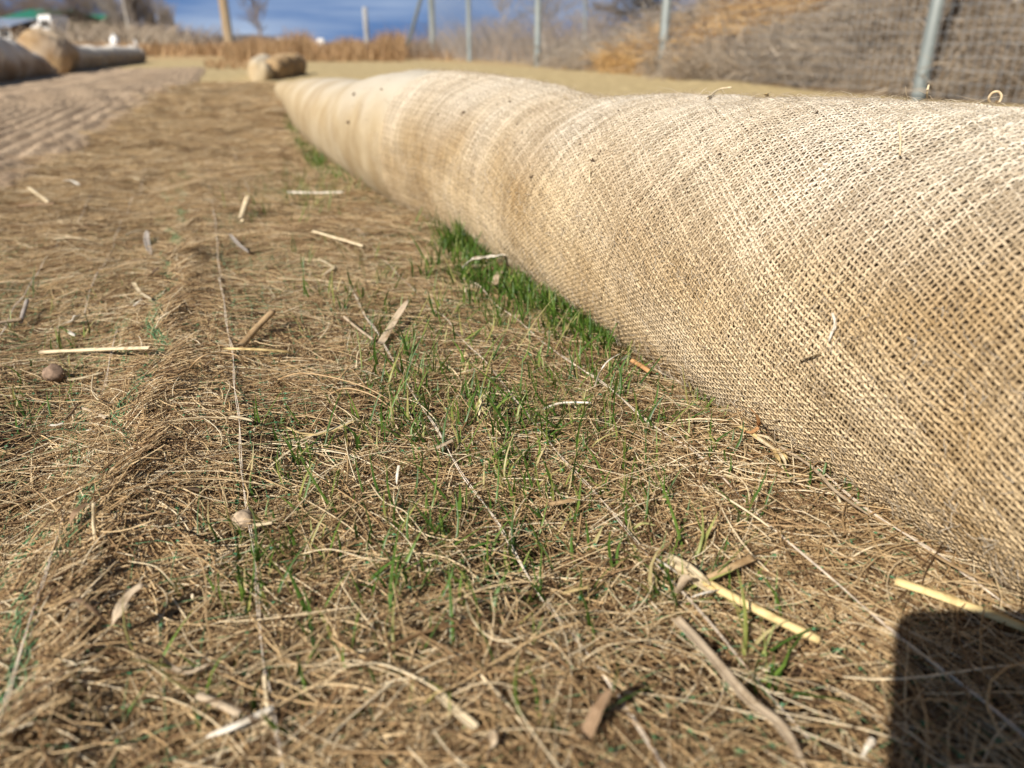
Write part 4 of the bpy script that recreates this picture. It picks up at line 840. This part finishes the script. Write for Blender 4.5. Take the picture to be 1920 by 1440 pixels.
V, q = tubes(np.array([[far(1097, 13), 13, 0], [far(1093, 13), 13, 1.1], [far(1098, 13), 13, 2.3]]), .02, 6, cap=True); child('thin_post', mesh_np('thin_post', V, q), M_post, fr)
ext = [(fp[0][0] + (fp[0][0] - fp[1][0]), fp[0][1] * 2 - fp[1][1])] + fp
parts = []
for z in np.arange(.04, 2.3, .055):
    P = np.array([[x, y, z + float(height(x, y))] for x, y in ext]); P = np.concatenate([np.linspace(P[i], P[i + 1], 9)[:-1] for i in range(len(P) - 1)] + [P[-1:]]); P[:, 2] += .004 * np.sin(np.arange(len(P)) * 2.2 + z * 20); parts.append(tubes(P, .0012, 3))
V, q = merge(parts); Ps = []
for i in range(len(ext) - 1):
    a, b_ = np.array(ext[i]), np.array(ext[i + 1]); n_ = int(np.hypot(*(b_ - a)) / .055)
    for k in range(n_):
        x, y = a + (b_ - a) * k / n_; Ps.append([[x, y, .03], [x, y, 1.2], [x, y, 2.3]])
V2, q2 = tubes(np.array(Ps), .0012, 3); V, q = merge([(V, q), (V2, q2)]); child('wire_mesh', mesh_np('wire_mesh', V, q), M_wire, fr, kind='stuff')

# ------------------------------------------------------------------ background: brush pile and scrub
TN = fixed_noise(70, 16, .25, 1.6); TN2 = fixed_noise(71, 12, .08, .3)
fa = np.array(fp[0]); fdir = np.array(fp[2]) - np.array(fp[0]); fdir /= np.linalg.norm(fdir); fn = np.array([fdir[1], -fdir[0]])
def pile_z(a, e):    # a along the fence line from the nearest post, e distance behind the fence
    prof = np.clip((e - .15) / 1.0, 0, None); top = 2.7 * np.clip((7.4 - a) / 6.2, 0, 1.1) ** 1.1 * (1 + .08 * np.sin(a * 1.7 + 1)) 
    z = top * (1 - np.exp(-.52 * prof ** 1.15)) * (1 - sstep(6, 11, e))
    return z * (1 + .10 * wnoise(a, e, TN) + .03 * wnoise(a, e, TN2))
aa = np.linspace(-6, 9.6, 150); ee = np.linspace(.12, 12, 90); A, E = np.meshgrid(aa, ee, indexing='ij'); Z = pile_z(A, E) - .02
X = fa[0] + A * fdir[0] + E * fn[0]; Y = fa[1] + A * fdir[1] + E * fn[1]; n_, k_ = X.shape; idx = np.arange(n_ * k_).reshape(n_, k_)
q = np.stack([idx[:-1, :-1], idx[:-1, 1:], idx[1:, 1:], idx[1:, :-1]], -1).reshape(-1, 4); pile = root('brush_pile', (float(X[75, 40]), float(Y[75, 40]), 0), 'tall heap of grey branches and orange wood chips behind the fence', 'brush pile')
m, t, b = material('brush heap', .95, .1); n1 = noise(t, 1.6, 5, .6); r = ramp(t, [(.38, (.22, .175, .135)), (.5, (.34, .27, .20)), (.62, (.46, .33, .19))]); L(t, n1.outputs['Fac'], r.inputs[0]); n2 = noise(t, 14, 6, .75); r2 = ramp(t, [(.3, (.45, .43, .4)), (.65, (1.3, 1.28, 1.25))]); L(t, n2.outputs['Fac'], r2.inputs[0])
L(t, mixc(t, 1, r.outputs[0], r2.outputs[0], 'MULTIPLY'), b.inputs['Base Color']); bump(t, b, n2.outputs['Fac'], 1, .12); M_heap = m
child('heap', mesh_np('heap', np.stack([X, Y, Z], -1).reshape(-1, 3), q), M_heap, pile)
def tw_tile(seed, ns, rad, l0, l1, w, mat, name, coll, up=.5):
    r = np.random.default_rng(seed); c_ = r.normal(0, rad, (ns, 3)) * np.array([1, 1, .5]); d = r.normal(0, 1, (ns, 3)); d[:, 2] = np.abs(d[:, 2]) * up; d /= np.linalg.norm(d, axis=1, keepdims=True); Ln = r.uniform(l0, l1, ns)[:, None, None]
    f_ = np.linspace(-.5, .5, 4)[None, :, None]; bend = r.normal(0, .18, (ns, 1, 3)); P = c_[:, None] + Ln * (d[:, None] * f_ + bend * (f_ ** 2)); V, q = tubes(P, w * np.exp(r.normal(0, .5, (ns, 1))) * np.array([[1, .9, .7, .35]]), 3)
    o = bpy.data.objects.new(name, mesh_np(name, V, q)); o.data.materials.append(mat); coll.objects.link(o)
cb = bpy.data.collections.new('brush_tufts'); cc = bpy.data.collections.new('chip_tufts')
for i in range(5): tw_tile(200 + i, 110, .15, .06, .34, .0022, M_twigs, 'brush_tuft', cb)
for i in range(4): tw_tile(220 + i, 90, .14, .04, .22, .0035, M_chips, 'chip_tuft', cc, .2)
n = 6500; a_ = rng.uniform(-4, 7.6, n); e_ = .2 + 6.5 * rng.uniform(0, 1, n) ** 1.3; z_ = pile_z(a_, e_); xx = fa[0] + a_ * fdir[0] + e_ * fn[0]; yy = fa[1] + a_ * fdir[1] + e_ * fn[1]
orange = (wnoise(a_, e_ * .8 + z_, fixed_noise(90, 10, .7, 2.2)) + .9 * sstep(.5, 1.2, z_) + 1.0 * sstep(1.6, 3.2, a_) - .4 * (1 - sstep(.3, 1.6, a_)) - .8 * (1 - sstep(.15, .5, z_)) - 1.6 * sstep(4.8, 6.0, a_)) > .4
Pp = np.stack([xx, yy, z_ + .03], -1); rt = np.stack([rng.normal(0, .3, n), rng.normal(0, .3, n), rng.uniform(0, 6.28, n)], -1)
scatter('brush_twigs', Pp[~orange] - np.array(pile.location), rt[~orange], np.clip(np.exp(rng.normal(-.4, .3, (~orange).sum())), .35, 1.05) * (.85 + .35 * sstep(.5, 3.5, a_[~orange])), rng.integers(0, 5, (~orange).sum()), cb, pile)
scatter('wood_chips', Pp[orange] - np.array(pile.location), rt[orange], rng.uniform(.6, 1.2, orange.sum()), rng.integers(0, 4, orange.sum()), cc, pile)
# scrub band behind the far part of the fence
M_scrub = island_mat('grey tan scrub', [(0, (.17, .13, .10)), (.5, (.31, .24, .18)), (1, (.46, .36, .27))], .9, .1, .1, grain=False)
def bush(x, y, h_, rad, n, mat, label, cat, name, group=None, seed=1, kind=None, w=.006, spreadup=1.0):
    r = np.random.default_rng(seed); b0 = np.stack([x + r.normal(0, rad * .5, n), y + r.normal(0, rad * .5, n), np.zeros(n)], -1); az = r.uniform(0, 6.28, n); hh = h_ * r.uniform(.45, 1.05, n); ln = r.uniform(.1, .55, n) * spreadup
    f_ = np.linspace(0, 1, 5); P = b0[:, None] + hh[:, None, None] * (np.stack([np.cos(az) * ln, np.sin(az) * ln, np.ones(n)], -1)[:, None] * f_[None, :, None]) + (np.stack([np.cos(az), np.sin(az), -.5 + 0 * az], -1) * (hh * .25)[:, None])[:, None] * (f_ ** 2.5)[None, :, None] + r.normal(0, .02 * h_, (n, 5, 3)) * f_[None, :, None]
    V, q = tubes(P, w * (1.1 - f_)[None] * np.exp(r.normal(0, .3, (n, 1))), 3); c0 = np.array([x, y, 0]); o = put(name, mesh_np(name, V - c0, q), mat, None, kind, label, cat, group); o.location = (x, y, 0); return o
lab_b = ['pale tan shrub behind the fence between the two leftmost posts', 'grey shrub behind the fence in the middle span', 'tan shrub behind the fence below the bare tree', 'grey brown shrub at the left foot of the brush pile', 'low tan shrub behind the corner post of the fence', 'short brown shrub left of the fence corner']
for i, (u, Y_, h_, rad) in enumerate(((925, 19, 1.05, 1.3), (1050, 15.5, .88, 1.5), (1160, 13.5, .95, 1.4), (1300, 12.5, .70, 1.3), (850, 22, 1.0, 1.3), (792, 19, .52, .8))):
    bush(far(u, Y_), Y_, h_, rad, 520, M_scrub, lab_b[i], 'shrub', 'shrub', 'shrubs behind the fence', 300 + i, None, .007)
# tall dry grass band: one mass
n = 4200; Yd = rng.uniform(14.5, 24, n); ud = np.concatenate([rng.uniform(420, 760, int(n * .8)), rng.uniform(760, 1320, n - int(n * .8))]); clump = .55 + .45 * np.sin(ud * .052 + 1) * np.sin(ud * .019); clump = np.clip(clump, .25, 1)
xd = far(ud, Yd); hh = (.20 + .36 * clump * rng.uniform(.5, 1.1, n)) * Yd / 15 * np.where(ud > 760, .6, 1); V, q = blades(np.stack([xd, Yd, 0 * xd], -1), hh, width=.008, lean=.25, seed=9)
put('dry_grass', mesh_np('dry_grass', V, q), M_drygrass, None, 'stuff', 'tall orange tan dry grass standing beyond the wattles', 'dry grass')
n = 3000; Yd = rng.uniform(9.5, 15, n); ud = rng.uniform(-60, 500, n); xd = far(ud, Yd); ok = (xd < -6.6) | (ud > 380) ; V, q = blades(np.stack([xd, Yd, 0 * xd], -1)[ok], rng.uniform(.03, .09, n)[ok], width=.006, lean=.4, seed=10)
put('dry_grass', mesh_np('dry_grass', V, q), M_drygrass, None, 'stuff', 'short dry field grass behind the left row of wattles', 'dry grass')
n = 4000; Yd = rng.uniform(22, 44, n); ud = rng.uniform(-80, 470, n); xd = far(ud, Yd); V, q = blades(np.stack([xd, Yd, 0 * xd], -1), rng.uniform(.15, .5, n), width=.02, lean=.35, seed=11)
put('dry_grass', mesh_np('dry_grass', V, q), M_drygrass, None, 'stuff', 'pale dry weeds before the far buildings at the left', 'dry grass')

# ------------------------------------------------------------------ background: trees
def tree(x, y, H_, seed, mat, label, group=None, spread=.55, levels=4, nb=5, tr=.02, upright=.5, low=.06):
    r = np.random.default_rng(seed); trunk = []; br = []
    def grow(p, d, Ln, rad, lv):
        pts = [p]; dd = d.copy(); nseg = 4 if lv < 3 else 2
        for k in range(nseg): dd = dd + r.normal(0, .10, 3) + np.array([0, 0, .06 * upright]); dd /= np.linalg.norm(dd); pts.append(pts[-1] + dd * Ln / nseg)
        P = np.array(pts); (trunk if lv == 0 else br).append(tubes(P, np.linspace(rad, rad * .55, nseg + 1), 5 if lv == 0 else 3))
        if lv >= levels: return
        for k in range((nb if lv < 3 else nb - 2) if lv > 0 else nb * 2):
            f_ = r.uniform(low if lv == 0 else .15, 1.0); i = min(int(f_ * nseg), nseg - 1); q0 = P[i] + (P[i + 1] - P[i]) * (f_ * nseg - i); a = r.uniform(0, 6.28); side = np.array([math.cos(a), math.sin(a), 0]); nd = dd * upright + side * spread * r.uniform(.6, 1.3) + np.array([0, 0, .35 * upright]); nd /= np.linalg.norm(nd)
            grow(q0, nd, Ln * r.uniform(.45, .68), rad * (.42 if lv == 0 else .66) * (1.1 - .4 * f_), lv + 1)
    grow(np.zeros(3), np.array([0, 0, 1.]), H_ * .55, H_ * tr, 0)
    rt_ = root('bare_tree', (x, y, 0), label, 'tree', group); V, q = merge(trunk); put('trunk', mesh_np('trunk', V, q), M_branch if mat is M_branch else mat, rt_); V, q = merge(br); put('crown', mesh_np('crown', V, q), mat, rt_); return rt_
tree(far(490, 42), 42, 4.6, 1, M_branch, 'leafless tree standing right of the utility pole', None, .6, 4, 5, .013, .6, .12)
tree(far(1225, 15), 15, 3.6, 2, M_brown, 'large brown leafless tree behind the fence left of the brush pile', None, .95, 4, 7, .022, .45, .04)
tree(far(1345, 17), 17, 3.2, 12, M_brown, 'small leafless tree between the brush pile and the large brown one', None, .9, 4, 6, .016, .5, .05)
tree(far(1010, 34), 34, 4.0, 3, M_palebranch, 'pale leafless tree seen through the fence mesh', None, .7, 4, 6, .012)
tree(far(935, 38), 38, 4.2, 13, M_palebranch, 'grey leafless tree close to the fence corner', None, .7, 4, 6, .012)
tree(far(1110, 30), 30, 3.2, 14, M_palebranch, 'spreading pale leafless tree behind the thin fence post', None, .8, 4, 6, .012)
lt = [(8, 78, 6.5, 'leafless tree behind the blue grey roof at the left edge'), (45, 84, 7, 'tall leafless tree behind the left end of the green roof'), (92, 80, 7, 'leafless tree above the middle of the green roof'), (133, 62, 5.5, 'dark trunked leafless tree before the green roof'),
      (165, 82, 6.5, 'leafless tree behind the right end of the green roof'), (200, 80, 7, 'leafless tree just right of the green roofed building'), (232, 76, 7.5, 'pale poplar left of the tallest poplar'), (252, 74, 7.5, 'tallest pale poplar in the group'), (275, 78, 7, 'pale poplar right of the tallest one'), (296, 80, 6.4, 'lower poplar, third from the right end of the row'), (313, 84, 5.6, 'low poplar near the right end of the row'), (328, 90, 4.6, 'last small poplar at the right end of the row')]
gl_ = 'bare trees in the left background'
forms = {}
for i, (u, Y_, h_, lb) in enumerate(lt):
    pop = u > 215; key = (pop, i % 3)
    if key not in forms:
        forms[key] = tree(far(u, Y_), Y_, 7.0, 20 + i, M_palebranch if pop else M_branch, lb, gl_, .45 if pop else .8, 4, 7, .011, 1.0 if pop else .5, .03)
        forms[key].scale = (h_ / 7, h_ / 7, h_ / 7)
    else:
        src = forms[key]; c_ = src.copy(); COL.objects.link(c_); c_['label'] = lb; c_['group'] = gl_; c_.location = (far(u, Y_), Y_, 0); c_.scale = (h_ / 7, h_ / 7, h_ / 7); c_.rotation_euler = (0, 0, i * 1.3)
        for ch in list(src.children):
            d_ = ch.copy(); COL.objects.link(d_); d_.parent = c_
for i, (u, Y_, h_, rad, lb) in enumerate(((190, 55, 2.2, 4, 'round grey bush before the right end of the green roofed building'), (262, 66, 2.2, 3.5, 'brown bush under the pale poplars'), (225, 50, 1.6, 3, 'low brown bush left of the small white tank'), (300, 70, 2.4, 3, 'dark bush under the low poplars'), (345, 110, 3.4, 7, 'dark scrub right of the poplar row'), (385, 150, 3.2, 9, 'far scrub between the poplars and the utility pole'))):
    bush(far(u, Y_), Y_, h_, rad, 420, M_branch if i > 2 else M_twigs, lb, 'bush', 'bush', 'bushes below the far trees', 400 + i, None, .05, 1.3)

# ------------------------------------------------------------------ background: utility pole, posts, buildings
x, y = far(431, 34), 34
up = root('utility_pole', (x, y, 0), 'brown wooden utility pole rising out of the picture', 'utility pole')
V, q = tubes(np.array([[x, y, -.2], [x - .02, y, 3], [x - .05, y, 9]]), [.20, .18, .14], 12, cap=True); child('pole', mesh_np('pole', V, q), M_wood, up)
v, f = box(x - 1.2, x + 1.1, y - .2, y - .08, 8.1, 8.22); child('crossarm', mesh_np('crossarm', v, f, False), M_wood, up)
V, q = tubes(np.array([[x + .17, y - .12, 0], [x + .15, y - .12, 3], [x + .1, y - .1, 8]]), .02, 6); child('ground_cable', mesh_np('ground_cable', V, q), M_post, up)
x, y = far(689, 20), 20; V, q = tubes(np.array([[0, 0, -.1], [0, 0, .6], [0, 0, 1.12]]), .06, 8, cap=True); put('fence_post', mesh_np('fence_post', V, q), simple('grey wood post', (.30, .30, .30), .9, .1), None, None, 'lone grey wooden post standing in the tall dry grass', 'post').location = (x, y, 0)
x, y = far(247, 52), 52; V, q = tubes(np.array([[0, 0, -.1], [0, 0, 3], [.05, 0, 7]]), [.05, .045, .04], 8, cap=True); put('utility_pole', mesh_np('utility_pole', V, q), simple('pale pole', (.5, .45, .38), .9, .1), None, None, 'thin pale pole in front of the poplars', 'utility pole').location = (x, y, 0)
M_white = simple('white paint', (.80, .80, .78), .5, .4, .06, 1)
x1, y1 = far(603, 27), 27; rf = root('white_rail', (x1, y1, 0), 'white pipe rail ending in a thick white post beyond the dry grass', 'rail')
V, q = tubes(np.array([[x1, y1, 0], [x1, y1, .3], [x1, y1, .50]]), [.16, .15, .11], 10, cap=True); child('end_post', mesh_np('end_post', V, q), M_white, rf)
V, q = tubes(np.array([[x1, y1, .38], [far(560, 27), 27, .42], [far(515, 27), 27.3, .5]]), .035, 6); child('pipe', mesh_np('pipe', V, q), M_white, rf)
V, q = tubes(np.array([[far(545, 27), 27.1, 0], [far(545, 27), 27.1, .42]]), .04, 6); child('post', mesh_np('post', V, q), M_white, rf)
# white low shed-like tank and box seen left
def tank(u, Y_, w_, h_, label):
    x, y = far(u, Y_), Y_; r_ = root('storage_tank', (x, y, 0), label, 'tank')
    V, q = tubes(np.array([[x, y, 0], [x, y, h_ * .8], [x, y, h_ * .95], [x, y, h_]]), [w_, w_, w_ * .7, w_ * .2], 14, cap=True); child('shell', mesh_np('shell', V, q), M_white, r_)
    V, q = tubes(np.array([[x, y, h_], [x, y, h_ + .12]]), w_ * .22, 8, cap=True); child('lid', mesh_np('lid', V, q), M_white, r_)
tank(217, 46, .24, .80, 'small white tank standing before the poplars')
tank(255, 40, .14, .45, 'tiny pale green capped pipe in the weeds near the poplars')
def prism(x0, x1, y0, y1, z0, z1, over=.3):
    ym = (y0 + y1) / 2; V = [[x0 - over, y0 - over, z0], [x1 + over, y0 - over, z0], [x1 + over, ym, z1], [x0 - over, ym, z1], [x0 - over, y1 + over, z0], [x1 + over, y1 + over, z0]]
    V += [[a, b_, c_ - .12] for a, b_, c_ in V]; F = [[0, 1, 2, 3], [3, 2, 5, 4], [6, 9, 8, 7], [9, 10, 11, 8], [0, 6, 7, 1], [4, 5, 11, 10], [0, 3, 9, 6], [3, 4, 10, 9], [1, 7, 8, 2], [2, 8, 11, 5]]
    return np.array(V, float), np.array(F)
M_gr = simple('green metal roof', (.02, .16, .095), .5, .4, .12, 1, .3, .02, (9, .2, .2)); M_yel = simple('cream wall', (.62, .56, .36), .8, .2, .06, 1); M_blu = simple('blue grey roof', (.20, .24, .32), .6, .3, .1, 1); M_dark = simple('dark glass', (.03, .035, .04), .2, .5, .1, 1); M_br = simple('brown plank wall', (.26, .19, .14), .9, .1, .2, 2)
def building(label, u0, u1, Y_, depth, zw, zr, mr_, mw, wins):
    x0, x1 = far(u0, Y_), far(u1, Y_); r_ = root('building', ((x0 + x1) / 2, Y_, 0), label, 'building')
    v, f = box(x0, x1, Y_, Y_ + depth, -.1, zw); child('wall', mesh_np('wall', v, f, False), mw, r_)
    v, f = prism(x0, x1, Y_, Y_ + depth, zw + .06, zr); child('roof', mesh_np('roof', v, f, False), mr_, r_)
    for (u, z0, z1, w_) in wins:
        xc = far(u, Y_); v, f = box(xc - w_ / 2, xc + w_ / 2, Y_ - .06, Y_ - .004, z0, z1); fr_ = child('window', mesh_np('window', v, f, False), M_white, r_)
        v, f = box(xc - w_ / 2 + .08, xc + w_ / 2 - .08, Y_ - .075, Y_ - .062, z0 + .08, z1 - .08); put('pane', mesh_np('pane', v - np.array(r_.location), f, False), M_dark, fr_)
building('cream building with a long green metal roof at the left', 20, 96, 66, 9, 2.25, 3.15, M_gr, M_yel, [(35, 1.0, 1.9, 1.0), (48, 1.0, 1.9, 1.0), (86, 1.0, 1.9, 1.0)])
building('second cream building with a green roof, farther right behind the dark trunked tree', 108, 178, 74, 8, 2.1, 3.0, M_gr, M_yel, [(150, .9, 1.8, 1.0), (168, .9, 1.8, 1.0)])
building('low shed with a blue grey roof at the left edge', -60, 27, 60, 7, 1.6, 2.25, M_blu, M_br, [(-10, .8, 1.4, .9), (15, .8, 1.4, .9)])
# white camper trailer
Yc = 58; x0, x1 = far(67, Yc), far(107, Yc); ct = root('camper_trailer', ((x0 + x1) / 2, Yc, 0), 'white camper trailer parked before the green roofed building', 'trailer')
pr = [(0, .9), (0, 1.55), (.38, 1.75), (.42, 2.25), (.98, 2.3), (1, .9)]; V = [[x0 + (x1 - x0) * a, yy_, z] for yy_ in (Yc, Yc + 2.3) for a, z in pr]
F = [[0, 1, 2, 5], [2, 3, 4, 5], [6, 11, 8, 7], [8, 11, 10, 9]] + [[i, (i + 1) % 6, 6 + (i + 1) % 6, 6 + i][::-1] for i in range(6)]
child('body', mesh_np('body', V, F, False), M_white, ct)
for xx in (x0 + .72 * (x1 - x0), x0 + .5 * (x1 - x0)):
    a = np.array([[xx, Yc - .02, .5], [xx, Yc + .25, .5]]); V, q = tubes(a, .42, 14, ref=np.array([0, 0, 1.]), cap=True); child('wheel', mesh_np('wheel', V, q), M_dark, ct)
xx = x0 + .68 * (x1 - x0); v, f = box(xx - .3, xx + .3, Yc - .03, Yc - .004, 1.5, 1.95); child('window', mesh_np('window', v, f, False), M_dark, ct)
# small white things low behind the fence
x, y = far(1212, 10.5), 10.5
bagm = pebble('crumpled white plastic bag caught at the foot of the fence', 870, 676, 8, (.7, .7, .7), 310); bagm.name = 'plastic_bag'; bagm['category'] = 'plastic bag'; bagm.scale = (22, 12, 18); bagm.location = (far(1205, 8.2), 8.2, .07)

# ------------------------------------------------------------------ the phone that takes the picture; its shadow falls at the lower right
def phone():
    Wd, Hd, Dp, rc = .150, .072, .008, .011
    pts = []
    for cx, cy, a0 in ((Wd - rc, -rc, 0), (rc, -rc, 90), (rc, -Hd + rc, 180), (Wd - rc, -Hd + rc, 270)):
        for k in range(7): a = math.radians(a0 + k * 15); pts.append((cx + rc * math.cos(a), cy + rc * math.sin(a)))
    k = len(pts); V = [[x, y, -.0] for x, y in pts] + [[x, y, Dp] for x, y in pts]; me = bpy.data.meshes.new('phone'); me.from_pydata(V, [], [list(range(k))[::-1], list(range(k, 2 * k))] + [[i, (i + 1) % k, k + (i + 1) % k, k + i] for i in range(k)]); return me
pm = simple('dark phone case', (.03, .03, .035), .4, .5, .1, 10)
pr_ = put('phone', phone(), pm, None, None, 'dark phone held just behind the viewpoint, casting the shadow at lower right', 'phone')
pr_.matrix_world = cam.matrix_basis.copy() @ Matrix.Translation((-.018, .020, .004))
pr_.rotation_euler = cam.rotation_euler; pr_.location = (Matrix.Translation(cam.location) @ cam.rotation_euler.to_matrix().to_4x4() @ Vector((-.018, .020, .004)))


# small broken chips of straw strewn over mat and dirt, too many to count
n = 1500; rr_ = np.concatenate([np.sqrt(rng.uniform(.05, 1.4, 600)), rng.uniform(1.2, 4.5, 900)]); a_ = np.radians(rng.uniform(-44, 30, n)); xs_, ys_ = rr_ * np.sin(a_), rr_ * np.cos(a_); q_, s_ = qs(xs_, ys_)
ok = q_ < np.interp(s_, FS, FQ) - .01; xs_, ys_, rr_ = xs_[ok], ys_[ok], rr_[ok]; n = len(xs_); az = rng.uniform(0, 6.28, n); ln_ = rng.uniform(.002, .008, n) * (1 + .7 * (rr_ > 1.2)); tilt = rng.normal(0, .25, n)
f_ = np.linspace(-.5, .5, 3)[None, :, None]; P = np.stack([xs_, ys_, height(xs_, ys_) + .0065 + .003 * (rr_ > 1.5)], -1)[:, None] + f_ * (ln_[:, None] * np.stack([np.cos(az), np.sin(az), tilt], -1))[:, None]
V, q = tubes(P, (.0005 * np.exp(rng.normal(0, .45, n)))[:, None] * np.array([[.7, 1, .5]]) * (1 + .8 * (rr_ > 1.5))[:, None], 4, flat=.4, cap=True)
M_chaff = island_mat('straw chaff', [(0, (.30, .21, .12)), (.4, (.60, .48, .30)), (.8, (.80, .70, .50)), (1, (.24, .17, .11))], .6, .3)
put('straw_debris', mesh_np('straw_debris', V, q), M_chaff, None, 'stuff', 'small broken straw chips strewn over the mat and the bare dirt', 'straw debris')
# straw ends poking through the cloth
n = 170; l = rng.uniform(l_of_s(.8 * HC), l_of_s(6 * HC), n); tt = rng.uniform(.08, .58, n); Pm, Nn = frame(l, tt); d_ = rng.normal(0, 1, (n, 3)); d_ += Nn * rng.uniform(-.1, 1.0, (n, 1)); d_ /= np.linalg.norm(d_, axis=1, keepdims=True); d_ -= Nn * np.minimum(0, (d_ * Nn).sum(1, keepdims=True)); ln_ = rng.uniform(.003, .012, n)[:, None, None]
P = Pm[:, None] + Nn[:, None] * .0012 + d_[:, None] * ln_ * np.linspace(0, 1, 4)[None, :, None] + rng.normal(0, .0004, (n, 4, 3)); V, q = tubes(P, (.00022 * np.exp(rng.normal(0, .4, n)))[:, None] * np.ones((1, 4)), 4)
child('poking_straw', mesh_np('poking_straw', V, q), M_chaff, wattle_main, kind='stuff')
